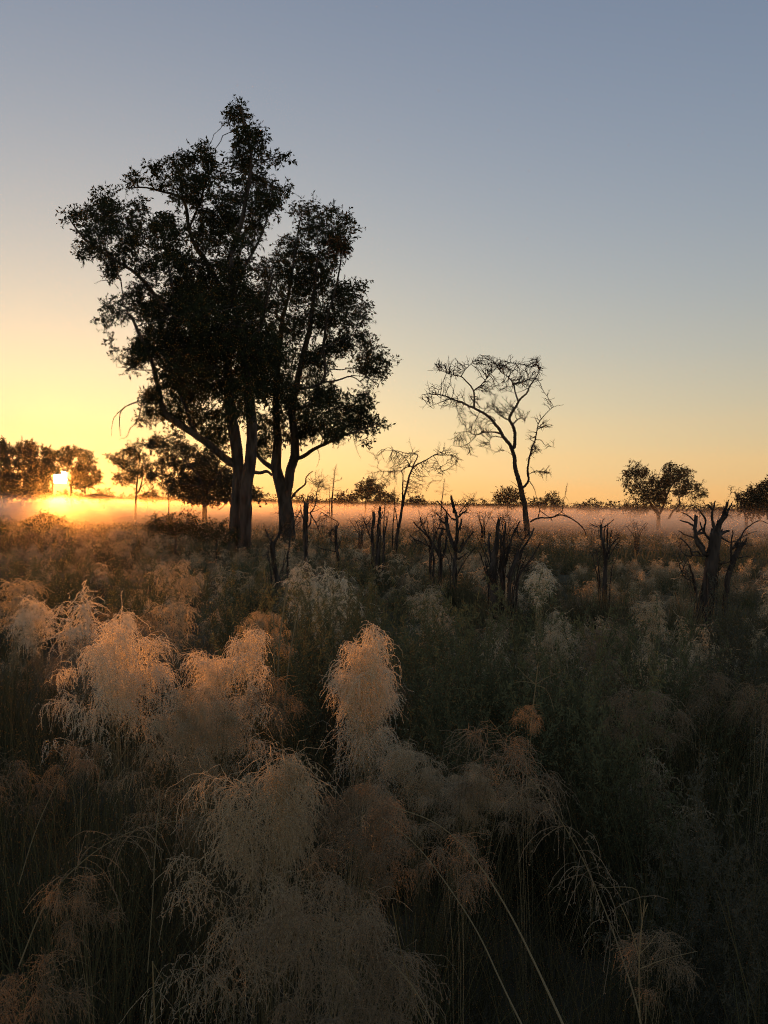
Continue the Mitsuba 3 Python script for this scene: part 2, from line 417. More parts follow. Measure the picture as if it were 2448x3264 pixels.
t = Plant('leafy_tree', 33.5, 2, 'bark_grey')
say(t.key, 'leafy tree with a forked pale trunk at the right side of the tallest tree', 'tree')
t.limb([(914, 1700), (912, 1640), (906, 1590), (893, 1545), (876, 1495), (880, 1450), (884, 1400), (876, 1330), (880, 1240), (890, 1130), (900, 1020)], 26, 8, 0.6, 'trunk', root=True, bulge=0.5, mid=12)
t.limb([(911, 1590), (920, 1545), (924, 1500), (940, 1462), (941, 1420), (936, 1370), (928, 1310), (940, 1240), (960, 1150), (985, 1050), (1000, 950), (1010, 830)], 16, 4, -0.8, mid=10)
t.limb([(944, 1462), (970, 1455), (1000, 1430), (1045, 1412), (1090, 1388), (1150, 1370), (1200, 1350)], 7, 1.8, -1.0)
t.limb([(1045, 1412), (1010, 1370), (990, 1320)], 3.5, 1.5, 0.8)
t.limb([(876, 1495), (845, 1478), (818, 1450), (800, 1400)], 9, 4, 1.2)
t.limb([(960, 1150), (1010, 1160), (1030, 1109), (1040, 1020), (1070, 920), (1090, 820), (1085, 740)], 5, 1.5, -1.5)
t.limb([(940, 1240), (1000, 1235), (1037, 1215), (1036, 1150), (1030, 1109)], 5.5, 3, -1.0)
t.limb([(1030, 1109), (1090, 1080), (1150, 1060)], 3.5, 1.2, 0.8)
t.limb([(900, 1020), (930, 900), (940, 790), (960, 690)], 6, 1.5, 1.0)
t.limb([(928, 1310), (990, 1290), (1060, 1280), (1130, 1290)], 5, 1.5, 1.6)
t.limb([(1037, 1217), (1058, 1217), (1090, 1208), (1120, 1196), (1155, 1220), (1176, 1255)], 3.4, 0.7, -0.5, 'dead_branch')
t.limb([(1037, 1195), (1051, 1175), (1090, 1180), (1130, 1170), (1170, 1200), (1200, 1222)], 2.2, 0.6, 0.4, 'dead_branch')
t.limb([(1120, 1196), (1160, 1200), (1190, 1215), (1210, 1225)], 1.6, 0.5, 0.2, 'dead_branch')
t.limb([(927, 1591), (940, 1570), (959, 1555), (975, 1543), (973, 1524), (985, 1510), (998, 1502)], 4, 1.4, -0.6, 'dead_branch')
t.limb([(1010, 1425), (1018, 1450), (1016, 1475), (1008, 1490)], 1.2, 0.4, 0.2, 'dead_branch')
t.limb([(1125, 1380), (1130, 1410), (1140, 1440), (1150, 1462)], 1.2, 0.4, 0.2, 'dead_branch')
T2B = [(968, 675, 50, 30), (1044, 682, 50, 30), (1107, 703, 34, 34), (1010, 737, 64, 42), (1072, 765, 50, 42), (933, 800, 60, 48), (1016, 835, 70, 50), (1100, 800, 24, 16), (878, 869, 76, 50), (982, 904, 96, 56), (1086, 945, 56, 38), (1148, 918, 32, 20), (1155, 973, 34, 28), (850, 960, 80, 56),
       (912, 1054, 76, 56), (1016, 1019, 76, 50), (1120, 1019, 62, 42), (1162, 1082, 34, 32), (1086, 1102, 48, 34), (1176, 1130, 54, 36), (1224, 1151, 26, 22), (1003, 1144, 62, 50), (878, 1144, 76, 64), (1003, 1206, 46, 28), (905, 1241, 62, 42), (1016, 1255, 62, 36), (1086, 1290, 64, 36), (1155, 1297, 42, 34), (1190, 1352, 48, 30), (1231, 1359, 15, 18), (1120, 1362, 42, 26), (1051, 1345, 48, 34), (982, 1356, 36, 34), (857, 1350, 48, 46), (996, 1310, 56, 36), (912, 1310, 48, 36), (1176, 1410, 14, 7), (860, 1230, 60, 60)]
t.grow(t.blobs([(a, b, c * 0.95, d * 0.95) for a, b, c, d in T2B] + [(960, 1385, 50, 34), (850, 1405, 46, 38), (1060, 1385, 50, 24), (1120, 1330, 60, 34)], 6000, 1.5, 1.3), 0.22, 0.22, 60, 0.3, (0, 0, 0.05), 0.006)
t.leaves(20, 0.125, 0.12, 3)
bp = at(1090, 842, 33.5)
t.leaves(6, 0.13, 0.12, 3, 'leaf_brown', 'withered_leaves', only=lambda p: (np.abs(p[:, 0] - bp[0]) < 0.35) & (np.abs(p[:, 2] - bp[2]) < 0.3))


# -- far trees in the mist
def far_tree(name, label, Y, seed, limbs, B, natt, per, size, group=None, mat='leaf_far', cat='tree', bark='bark_dark', step=None, off=0.8, tip=0.008, trop=(0, 0, 0.05), upto=3, part='crown', first='trunk'):
    t = Plant(name, Y, seed, bark)
    say(t.key, label, cat, group)
    for k, (pts, r0, r1) in enumerate(limbs):
        t.limb(pts, r0, r1, part=first if k == 0 else 'limb', root=(k == 0 or pts[0][1] > 1e6), bulge=0.3)
    st = step or min(Y * 0.0042, 0.72)
    t.grow(t.blobs(B, int(natt * 1.8), 1.2, off), st, st * 0.95, 50, 0.3, trop, tip)
    if per: t.leaves(int(per * 3.2), size * 0.74, st * 0.6, upto, mat, part)
    return t


za = zm(0, 1400, 4.1475)
scl = lambda z, B, s: [(*z([(b[0], b[1])])[0], b[2] / s, b[3] / s) for b in B]
far_tree('misty_tree', 'dark tree at the left edge, cut off by the frame', 196, 11, [(za([(60, 800), (60, 650), (40, 500), (20, 350)]), 5, 2)],
         scl(za, [(20, 60, 55, 55), (80, 130, 55, 55), (0, 200, 80, 80), (60, 300, 80, 70), (30, 420, 90, 70), (100, 480, 60, 60), (40, 570, 90, 50), (150, 620, 100, 40), (-80, 150, 80, 80), (-100, 350, 100, 100), (-90, 520, 100, 80), (60, 640, 100, 50), (140, 690, 110, 36), (-60, 660, 100, 50), (60, 735, 120, 30), (-60, 740, 90, 30), (180, 745, 60, 22)], 4.1475), 1500, 17, 0.66)
far_tree('misty_tree', 'dense dark tree just left of the rising sun', 204, 12, [(za([(300, 800), (310, 650), (320, 500), (330, 300)]), 5, 2), (za([(690, 800), (700, 650), (690, 560), (640, 480)]), 3, 1.5)],
         scl(za, [(300, 110, 75, 50), (400, 90, 65, 45), (430, 180, 60, 60), (330, 220, 100, 60), (200, 180, 60, 50), (400, 300, 90, 60), (250, 330, 80, 60), (450, 420, 80, 55), (330, 480, 100, 60), (500, 520, 80, 50), (200, 520, 100, 60), (400, 620, 110, 45), (560, 420, 70, 50), (260, 680, 120, 40), (420, 700, 90, 26), (580, 640, 40, 30), (300, 745, 130, 26), (460, 750, 70, 20), (570, 735, 40, 24)], 4.1475), 1500, 17, 0.66)
far_tree('misty_tree', 'round dark tree with the rising sun behind its trunk', 190, 13, [(za([(945, 800), (940, 650), (960, 520), (950, 400)]), 4.5, 2), (za([(950, 560), (850, 480), (760, 380), (680, 300)]), 2.5, 1), (za([(1090, 790), (1090, 720), (1060, 660)]), 1.5, 1), (za([(1090, 780), (1150, 700), (1170, 660)]), 1.3, 0.8)],
         scl(za, [(600, 170, 65, 42), (720, 220, 85, 50), (880, 160, 60, 48), (1000, 190, 75, 60), (1130, 220, 70, 50), (1190, 280, 48, 42), (1080, 370, 95, 60), (1230, 420, 65, 52), (1240, 560, 70, 50), (1120, 520, 85, 55), (1010, 430, 80, 60), (1130, 640, 60, 32), (620, 300, 100, 60), (850, 292, 105, 44), (1010, 600, 40, 40), (600, 420, 80, 50), (690, 400, 50, 30), (930, 400, 55, 20), (1040, 760, 50, 16), (1200, 765, 60, 14), (640, 745, 40, 16)], 4.1475), 1500, 16, 0.62)
zb = zm(300, 1300, 3.318)
far_tree('misty_tree', 'lighter open tree on two thin trunks right of the sun', 88, 14, [(zb([(440, 995), (450, 850), (460, 700), (480, 560), (480, 450)]), 3.6, 1.2), (zb([(462, 900), (490, 850), (520, 700), (510, 600)]), 3, 1), (zb([(470, 700), (340, 660), (250, 590), (170, 520)]), 2, 0.7), (zb([(440, 860), (380, 820), (320, 832)]), 1.3, 0.5), (zb([(490, 850), (560, 770), (620, 720)]), 1.8, 0.7)],
         scl(zb, [(440, 390, 45, 34), (390, 440, 55, 34), (470, 500, 65, 40), (310, 480, 45, 30), (205, 510, 52, 22), (280, 560, 60, 30), (380, 580, 70, 32), (420, 680, 110, 38), (250, 720, 55, 30), (330, 750, 70, 30), (560, 620, 60, 50), (600, 720, 60, 32), (530, 530, 45, 36), (500, 400, 40, 30)], 3.318), 650, 6, 0.30)
far_tree('misty_tree', 'broad dark tree standing behind the tallest tree', 72, 15, [(zb([(1170, 1180), (1165, 1000), (1150, 850), (1100, 700), (1000, 600), (900, 500)]), 8, 2), (zb([(1165, 950), (1250, 800), (1300, 700), (1400, 600)]), 5, 2), (zb([(1150, 850), (1050, 820), (900, 800), (820, 770)]), 3.5, 1.2)],
         scl(zb, [(660, 340, 75, 34), (620, 390, 65, 42), (720, 430, 85, 50), (850, 310, 65, 34), (900, 400, 95, 54), (1000, 450, 95, 60), (800, 540, 110, 48), (700, 590, 80, 36), (900, 600, 110, 70), (1050, 600, 120, 80), (1200, 560, 130, 100), (1000, 760, 130, 80), (1150, 760, 150, 90), (1300, 720, 120, 100), (900, 850, 90, 48), (820, 770, 60, 40), (1100, 900, 150, 40), (1300, 880, 130, 50), (950, 920, 70, 28), (1420, 760, 120, 100), (1560, 800, 90, 80), (1660, 880, 70, 60), (1720, 930, 60, 40), (1500, 920, 150, 40), (1150, 960, 140, 40), (1330, 970, 120, 36), (1020, 960, 90, 30)], 3.318), 1500, 9, 0.30, off=1.6)
far_tree('misty_tree', 'slim tree in front of the broad dark tree, thin trunk in mist', 80, 16, [(zb([(790, 1000), (785, 900), (770, 800), (740, 700)]), 2, 0.8)],
         scl(zb, [(790, 850, 60, 45), (760, 780, 60, 40), (720, 690, 70, 36), (830, 900, 60, 30)], 3.318), 160, 8, 0.3)
far_tree('misty_tree', 'low flat-topped tree in the bright gap right of the sun', 190, 17, [([(333, 1597), (333, 1585), (335, 1577)], 2, 1)],
         [(335, 1572, 16, 6), (322, 1580, 14, 7), (348, 1581, 14, 6), (335, 1588, 24, 5)], 130, 10, 0.6)
far_tree('misty_tree', 'low dark tree at the foot of the two-trunked open tree', 150, 18, [([(470, 1602), (470, 1585), (474, 1575)], 2, 1)],
         [(474, 1570, 18, 8), (460, 1582, 14, 9), (488, 1582, 14, 9), (472, 1590, 24, 6)], 130, 10, 0.5)
far_tree('misty_tree', 'small tree seen just right of the forked trunk', 140, 19, [([(947, 1606), (946, 1592), (948, 1582)], 1.3, .7)], [(948, 1580, 11, 7), (941, 1585, 8, 5), (954, 1587, 7, 6)], 70, 8, 0.4)
far_tree('misty_tree', 'small round tree behind the stump with the long bare twig', 170, 20, [([(994, 1612), (994, 1598), (995, 1588)], 1.5, .8)], [(994, 1588, 11, 8), (1001, 1597, 12, 6), (985, 1598, 8, 6)], 80, 9, 0.5)
far_tree('misty_tree', 'low spreading tree left of the mid-sized horizon tree', 180, 21, [([(1098, 1614), (1098, 1600), (1096, 1590)], 2, 1)], [(1090, 1582, 16, 8), (1108, 1582, 18, 8), (1080, 1592, 12, 8), (1120, 1592, 14, 9), (1100, 1597, 28, 6)], 150, 10, 0.55)
far_tree('misty_tree', 'mid-sized horizon tree with clumped crown left of the leaning bare tree', 130, 22, [([(1165, 1612), (1167, 1592), (1172, 1575), (1180, 1560)], 2.6, 1), ([(1170, 1580), (1195, 1570), (1210, 1558)], 1.6, .7)],
         [(1180, 1542, 24, 11), (1160, 1552, 20, 10), (1204, 1550, 22, 11), (1150, 1570, 18, 9), (1175, 1566, 20, 10), (1210, 1568, 16, 8), (1140, 1580, 10, 6), (1180, 1584, 26, 8)], 330, 9, 0.4)
far_tree('misty_tree', 'dark bushy tree partly behind the leaning bare tree', 190, 23, [([(1225, 1616), (1225, 1600), (1224, 1590)], 2, 1)], [(1216, 1582, 16, 8), (1235, 1588, 16, 9), (1250, 1598, 14, 7), (1205, 1594, 14, 9), (1228, 1600, 30, 6)], 150, 10, 0.6)
far_tree('misty_tree', 'domed dark tree just right of the leaning bare tree', 190, 24, [([(1315, 1618), (1316, 1604), (1316, 1592)], 2, 1)], [(1312, 1590, 16, 8), (1328, 1594, 16, 8), (1300, 1600, 14, 8), (1340, 1603, 14, 7), (1318, 1604, 28, 6)], 160, 10, 0.6)
far_tree('misty_tree', 'very small tree on the horizon left of the round horizon tree', 230, 25, [([(1541, 1622), (1541, 1612), (1542, 1604)], 1.3, .7)], [(1541, 1602, 10, 6), (1535, 1610, 9, 6), (1549, 1611, 9, 5)], 70, 9, 0.6)
far_tree('misty_tree', 'round horizon tree close left of the large bare tree', 150, 26, [([(1618, 1624), (1618, 1606), (1616, 1590)], 2.4, 1), ([(1617, 1606), (1640, 1592), (1650, 1578)], 1.4, .7)],
         [(1612, 1568, 22, 11), (1598, 1580, 18, 11), (1630, 1574, 20, 12), (1650, 1576, 14, 10), (1590, 1598, 14, 9), (1615, 1594, 30, 10), (1646, 1597, 18, 10), (1582, 1608, 12, 6), (1640, 1612, 20, 4)], 330, 9, 0.42)
far_tree('misty_tree', 'small dark bush-like tree just right of the large bare tree', 170, 27, [([(1708, 1630), (1708, 1618), (1708, 1608)], 1.6, .8)], [(1706, 1604, 13, 7), (1697, 1612, 8, 7), (1718, 1613, 10, 7)], 90, 10, 0.5)
far_tree('misty_tree', 'domed horizon tree behind the slender upright twig', 160, 28, [([(1756, 1632), (1756, 1612), (1757, 1598)], 2.2, 1)], [(1758, 1586, 16, 10), (1742, 1594, 18, 10), (1774, 1598, 16, 10), (1788, 1612, 12, 9), (1730, 1608, 13, 9), (1757, 1606, 30, 11)], 280, 10, 0.46)
far_tree('misty_tree', 'wide low tree left of the twin-crowned tree', 170, 29, [([(1880, 1646), (1880, 1628), (1884, 1616)], 2, 1), ([(1880, 1632), (1862, 1618), (1855, 1612)], 1.2, .6)], [(1900, 1608, 16, 9), (1882, 1612, 16, 8), (1864, 1614, 13, 8), (1852, 1620, 10, 8), (1912, 1618, 12, 7), (1886, 1624, 30, 6)], 230, 10, 0.5)
far_tree('misty_tree', 'small umbrella-shaped tree second left of the twin-crowned tree', 170, 30, [([(1950, 1646), (1948, 1630), (1946, 1618)], 1.5, .7)], [(1946, 1611, 18, 6), (1936, 1617, 10, 6), (1958, 1618, 8, 6)], 100, 9, 0.45)
far_tree('misty_tree', 'low thicket-like tree under the left crown of the twin-crowned tree', 140, 31, [([(2010, 1648), (2010, 1632), (2012, 1618)], 1.8, .8)], [(2000, 1608, 14, 7), (2022, 1610, 18, 8), (1992, 1620, 14, 9), (2046, 1616, 18, 9), (2018, 1626, 30, 8), (2050, 1628, 20, 7)], 230, 10, 0.42)
far_tree('misty_tree', 'twin-crowned tree on a forked trunk at the right', 92, 32,
         [(z5([(690, 700), (690, 655), (640, 610), (620, 560), (560, 470), (500, 380)]), 6, 1.6), (z5([(700, 660), (740, 580), (760, 500), (800, 420), (860, 340)]), 4.2, 1.2), (z5([(780, 705), (820, 630), (880, 580), (870, 500), (840, 450)]), 3.2, 1.2), (z5([(880, 580), (960, 600), (1020, 560)]), 1.6, .6), (z5([(870, 520), (950, 470), (1050, 450)]), 1.6, .7), (z5([(660, 430), (700, 300), (720, 250), (750, 215)]), 1.2, .4)],
         scl(z5, [(480, 285, 95, 55), (420, 330, 52, 50), (560, 300, 50, 40), (430, 430, 50, 40), (520, 400, 75, 50), (850, 290, 72, 46), (930, 300, 52, 50), (780, 340, 62, 42), (660, 385, 70, 50), (740, 400, 85, 62), (900, 400, 72, 50), (1030, 420, 62, 34), (1080, 465, 34, 32), (1020, 490, 70, 28), (700, 480, 95, 52), (600, 470, 75, 45), (640, 550, 110, 42), (740, 540, 50, 36), (470, 490, 42, 26), (900, 480, 50, 30), (560, 520, 45, 32), (870, 600, 42, 16)], 2.774), 1000, 10, 0.25)
far_tree('misty_tree', 'dense rounded tree at the right edge, cut off by the frame', 84, 33, [(z5([(1475, 700), (1450, 640), (1400, 600), (1440, 540)]), 2.6, 1.2), (z5([(1660, 710), (1650, 600), (1640, 500)]), 5, 2)],
         scl(z5, [(1450, 520, 70, 50), (1520, 480, 75, 55), (1600, 470, 85, 60), (1680, 430, 90, 60), (1550, 570, 130, 60), (1660, 580, 110, 70), (1480, 600, 85, 45), (1600, 640, 110, 34), (1780, 500, 100, 120), (1700, 360, 50, 40), (1850, 600, 120, 90)], 2.774), 900, 12, 0.26)
t = far_tree('bare_shrub', 'pale leafless shrub against the dense tree at the right edge', 82, 34, [(z5([(1460, 700), (1440, 600), (1400, 520), (1360, 470)]), 2, .7)], scl(z5, [(1340, 430, 40, 34), (1300, 420, 22, 22), (1390, 450, 40, 35), (1310, 510, 30, 20), (1420, 480, 30, 25)], 2.774), 160, 0, 0, cat='shrub', bark='bark_bare', tip=0.011, step=.3)
far_tree('misty_tree', 'low flat tree in the mist behind the big splintered stump', 130, 35, [([(2268, 1664), (2268, 1645), (2270, 1632)], 2, 1)], [(2268, 1618, 18, 7), (2250, 1628, 16, 8), (2288, 1624, 16, 8), (2270, 1638, 30, 6)], 180, 10, 0.4)
far_tree('misty_tree', 'tiny tree between the big splintered stump and the right edge tree', 150, 36, [([(2350, 1666), (2350, 1650), (2350, 1640)], 1.5, .8)], [(2348, 1638, 14, 6), (2362, 1644, 10, 5), (2338, 1646, 10, 5)], 90, 10, 0.45)

# -- bushes in the mist
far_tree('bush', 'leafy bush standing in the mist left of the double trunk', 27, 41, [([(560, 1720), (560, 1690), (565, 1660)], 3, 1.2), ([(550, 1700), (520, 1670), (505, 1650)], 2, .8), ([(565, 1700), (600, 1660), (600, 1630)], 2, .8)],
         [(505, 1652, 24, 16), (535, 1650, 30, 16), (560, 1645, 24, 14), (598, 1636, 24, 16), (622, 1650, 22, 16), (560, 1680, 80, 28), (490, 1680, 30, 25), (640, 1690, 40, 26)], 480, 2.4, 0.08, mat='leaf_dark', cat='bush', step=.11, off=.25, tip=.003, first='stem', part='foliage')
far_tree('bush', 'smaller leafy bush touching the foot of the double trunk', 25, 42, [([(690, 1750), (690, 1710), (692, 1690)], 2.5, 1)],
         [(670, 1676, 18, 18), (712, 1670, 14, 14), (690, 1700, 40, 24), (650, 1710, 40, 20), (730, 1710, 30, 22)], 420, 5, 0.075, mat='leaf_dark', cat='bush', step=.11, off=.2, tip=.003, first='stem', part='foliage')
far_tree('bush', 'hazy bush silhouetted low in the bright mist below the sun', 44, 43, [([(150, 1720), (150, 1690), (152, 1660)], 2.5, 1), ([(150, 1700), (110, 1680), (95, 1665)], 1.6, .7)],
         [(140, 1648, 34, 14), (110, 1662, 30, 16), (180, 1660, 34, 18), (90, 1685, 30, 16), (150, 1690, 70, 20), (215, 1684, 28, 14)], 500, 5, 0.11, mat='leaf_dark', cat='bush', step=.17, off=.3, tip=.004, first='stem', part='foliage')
far_tree('bush', 'bush cut off by the left edge of the frame', 34, 44, [([(-10, 1740), (-8, 1700), (-5, 1680)], 2.5, 1)], [(-5, 1668, 18, 16), (8, 1690, 18, 16), (-30, 1680, 30, 24)], 260, 5, 0.09, mat='leaf_dark', cat='bush', step=.14, off=.2, tip=.003, first='stem', part='foliage')

# -- leafless trees
t = Plant('bare_tree', 45.0, 51, 'bark_bare')
say(t.key, 'large leafless tree with a leaning trunk and wide flat crown', 'tree')
for k, (pts, r0, r1, dd) in enumerate([
        ([(1172, 1290), (1165, 1180), (1140, 1030), (1110, 900), (1095, 790), (1075, 710), (1010, 630), (950, 530), (880, 475), (800, 440), (730, 410), (640, 375), (560, 340), (500, 348), (430, 350)], 21, 2, 0.0),
        ([(1085, 720), (1092, 610), (1070, 560), (1045, 530), (1080, 470), (1110, 430), (1125, 395), (1180, 350), (1190, 300), (1240, 240), (1268, 180), (1240, 100)], 13, 1.6, -0.8),
        ([(1112, 400), (1085, 330), (1075, 270), (1030, 220), (980, 190), (960, 150), (920, 100)], 6, 1.2, 0.9),
        ([(800, 440), (800, 350), (795, 310), (750, 260), (710, 220), (640, 210), (560, 170), (470, 180)], 7, 1.2, -0.6),
        ([(797, 320), (860, 270), (900, 210), (950, 170), (985, 110)], 5, 1.2, 0.8),
        ([(710, 215), (740, 170), (800, 110), (840, 65)], 3.5, 1, 0.4),
        ([(1190, 300), (1130, 330), (1080, 340)], 3, 1, .4),
        ([(1075, 270), (1140, 260), (1220, 230)], 4, 1, -.6),
        ([(1005, 630), (930, 608), (860, 615), (810, 640), (760, 610), (700, 610), (650, 630)], 7, 1.2, 0.8),
        ([(1000, 650), (930, 638), (900, 680), (930, 760)], 4, 1, -0.6),
        ([(810, 640), (770, 690), (710, 720), (650, 710)], 4, 1, -0.3),
        ([(640, 375), (560, 400), (470, 440)], 4, 1, 0.6), ([(730, 410), (700, 470), (670, 520)], 3, 1, .5), ([(950, 530), (920, 500), (860, 480), (830, 520)], 4, 1, .7),
        ([(1045, 530), (1000, 510), (960, 480), (920, 440), (860, 450)], 5, 1.2, 0.8), ([(1070, 560), (1110, 520), (1140, 510), (1155, 540)], 6, 2, .3),
        ([(1145, 1005), (1188, 960), (1170, 900), (1182, 820), (1200, 740), (1230, 670), (1240, 600), (1250, 540), (1290, 500), (1330, 450), (1370, 430), (1432, 420)], 9, 1.2, 0.6),
        ([(1185, 910), (1235, 885), (1290, 900), (1350, 912)], 3.5, 1, .3), ([(1190, 960), (1225, 1010), (1240, 1085)], 3.5, 1, -.2), ([(1232, 665), (1280, 670), (1300, 710), (1370, 720)], 3.2, 1, .3),
        ([(1110, 1000), (1075, 970), (1050, 955)], 2, .8, .2), ([(1085, 790), (1040, 760), (1000, 735)], 2, .8, .2)]):
    t.limb(z4(pts), r0 / 2.212, r1 / 2.212, dd, 'trunk' if k == 0 else 'limb', root=(k == 0), bulge=0.3, rough=0.2, wig=0.8)
zd = scl(z4, [(520, 330, 90, 60), (600, 300, 90, 40), (480, 400, 50, 45), (560, 150, 60, 40), (650, 160, 90, 60), (780, 120, 60, 45), (840, 160, 80, 50), (950, 130, 90, 55), (1040, 160, 90, 60), (1150, 150, 80, 60), (1230, 150, 45, 60), (1230, 270, 45, 50), (1140, 270, 80, 60), (900, 330, 90, 50), (760, 380, 100, 50), (650, 420, 100, 45), (1000, 300, 60, 30), (860, 260, 60, 40),
              (960, 430, 90, 60), (760, 570, 60, 50), (700, 650, 60, 60), (720, 720, 70, 40), (860, 580, 80, 50), (900, 700, 70, 50), (960, 750, 50, 30), (770, 770, 30, 30), (1060, 450, 60, 50), (1150, 500, 45, 40),
              (1260, 520, 50, 50), (1350, 420, 60, 30), (1310, 580, 35, 30), (1320, 700, 50, 30), (1280, 900, 50, 24), (1230, 740, 40, 40), (1200, 640, 30, 40), (700, 480, 50, 40)], 2.212)
t.grow(t.blobs(zd, 880, 1.0, 0.5), 0.22, 0.30, 60, 0.14, (0, 0, 0.10), 0.018, 0.36, 3, rmax=0.06)
t.spray(2, 0.42, 0.014, 3, 0.55)

t = Plant('bare_tree', 28.0, 52, 'bark_bare')
say(t.key, 'leaning leafless tree with two stems and drooping twigs', 'tree')
for k, (pts, r0, r1, dd) in enumerate([
        ([(250, 1390), (265, 1290), (285, 1190), (300, 1080), (330, 960), (362, 865), (430, 830), (480, 800), (515, 775), (570, 775), (640, 770), (690, 800)], 12, 1.5, 0.4),
        ([(288, 1180), (294, 1080), (296, 960), (295, 882), (230, 885), (160, 888), (140, 885)], 6, 2.5, -0.4), ([(160, 888), (100, 900), (30, 910)], 2, 1, -.2), ([(160, 895), (150, 930), (110, 960)], 3, 1, .2),
        ([(362, 862), (388, 810), (404, 765), (330, 765), (250, 740), (170, 745)], 5, 1.4, 0.4), ([(345, 850), (320, 800), (270, 760), (190, 720)], 4, 1, -0.3), ([(295, 880), (320, 860), (350, 855)], 4, 3, 0.1),
        ([(515, 775), (560, 760), (600, 740), (660, 745)], 2.5, .8, .3), ([(510, 778), (545, 830), (580, 900), (575, 940)], 2.5, .8, -.2), ([(640, 770), (680, 830), (675, 900)], 2, .7, .2), ([(170, 745), (120, 770), (90, 820)], 1.8, .7, .2)]):
    t.limb(z4(pts), r0 / 2.212, r1 / 2.212, dd, 'trunk' if k == 0 else 'limb', root=(k == 0), bulge=0.3, rough=0.2, wig=0.7)
zd = scl(z4, [(600, 740, 60, 30), (660, 800, 40, 60), (560, 860, 60, 60), (480, 840, 60, 50), (400, 900, 40, 60), (440, 960, 40, 40), (200, 720, 70, 30), (120, 770, 50, 40), (250, 790, 60, 40), (330, 820, 40, 40), (220, 900, 60, 40), (180, 940, 60, 50), (90, 910, 50, 30), (380, 1000, 40, 50), (340, 750, 60, 30), (240, 860, 50, 40)], 2.212)
t.grow(t.blobs(zd, 420, 1.2, 0.25), 0.14, 0.17, 60, 0.2, (0, 0, -0.15), 0.009, 0.33, 3, rmax=0.022)
t.spray(1, 0.34, 0.0075, 3, 0.5, 0.12)

for n, lab, X in [('bare_sapling', 'thin dead sapling close behind the leaning bare tree', [(225, 1370), (232, 1200), (245, 1090), (235, 1000)]), ('bare_sapling', 'thinnest bare sapling, left of the leaning bare tree', [(160, 1350), (165, 1200), (172, 1100), (190, 1060)]), ('bare_sapling', 'bare sapling touching the foot of the leaning bare tree', [(262, 1370), (258, 1250), (240, 1150), (225, 1020)])]:
    t = Plant(n, 30.0, 60 + len(X) + used.get('bare_sapling', 0), 'bark_bare'); say(t.key, lab, 'sapling')
    t.limb(z4(X), 2.2, .7, .2, 'stem', root=True)
    t.grow(t.blobs(scl(z4, [(X[-1][0], X[-1][1] + 60, 60, 90), (X[-1][0] + 20, X[-1][1] + 160, 50, 80)], 2.212), 90, 1.2, .1), .1, .11, 40, .4, (0, 0, .05), .004, .36, 3, rmax=.012)
t = Plant('bare_tree', 75.0, 55, 'bark_bare'); say(t.key, 'small leafless tree on the horizon right of the forked trunk', 'tree')
t.limb([(1057, 1640), (1058, 1600), (1059, 1570), (1063, 1535), (1066, 1505), (1072, 1480)], 3.2, .7, 0, 'trunk', root=True)
t.limb([(1050, 1640), (1051, 1600), (1050, 1560)], 1.6, .8, .2); t.limb([(1064, 1535), (1085, 1530), (1090, 1525)], 1, .5); t.limb([(1060, 1562), (1080, 1562), (1088, 1570)], 1, .5); t.limb([(1060, 1552), (1045, 1555), (1035, 1560)], 1, .5)
t.grow(t.blobs([(1066, 1500, 20, 20), (1075, 1520, 20, 14), (1055, 1530, 20, 14), (1080, 1560, 14, 14), (1046, 1560, 14, 12)], 130, 1.2, .2), .22, .22, 40, .4, (0, 0, .05), .011, .34, 3, rmax=.04)
t = Plant('bare_tree', 85.0, 56, 'bark_bare'); say(t.key, 'slender leafless tree on the horizon behind the twin-spiked stump', 'tree')
t.limb([(1406, 1628), (1408, 1600), (1412, 1570), (1414, 1545), (1418, 1525)], 2.2, .6, 0, 'trunk', root=True)
t.grow(t.blobs([(1416, 1535, 10, 12), (1425, 1550, 14, 8), (1400, 1556, 14, 8), (1388, 1566, 14, 5), (1432, 1563, 18, 5), (1412, 1575, 24, 8)], 170, 1.1, .2), .22, .22, 40, .3, (0, 0, .0), .011, .36, 3, rmax=.035)

for lab, u, v, w, h, Y, sd in [('twiggy leafless bush in the mist behind the fan-shaped stump', 1610, 1690, 60, 46, 30, 61), ('leafless bush in the mist between the two leafy tree trunks and stumps', 1150, 1690, 44, 34, 30, 62), ('faint leafless bush in the mist left of the fallen branch', 1540, 1668, 40, 34, 38, 63), ('leafless bush in the mist right of the slim upright stump', 2030, 1700, 50, 30, 36, 64)]:
    t = Plant('bare_bush', Y, sd, 'bark_bare'); say(t.key, lab, 'bush')
    for q in range(5):
        du = (q - 2) * w * .35
        t.limb([(u + du * .2, v + 12), (u + du * .6 + t.rng.normal() * 4, v - h * .4), (u + du + t.rng.normal() * 5, v - h * t.rng.uniform(.8, 1.25))], 1.4, .6, None, 'stem', root=True)
    t.grow(t.blobs([(u, v - h * .7, w * .8, h * .6)], 60, 1., .2), .1, .13, 30, .35, (0, 0, .05), .004, .36, 3, rmax=.012)
    t.spray(2, .25, .0035, 3, .6)

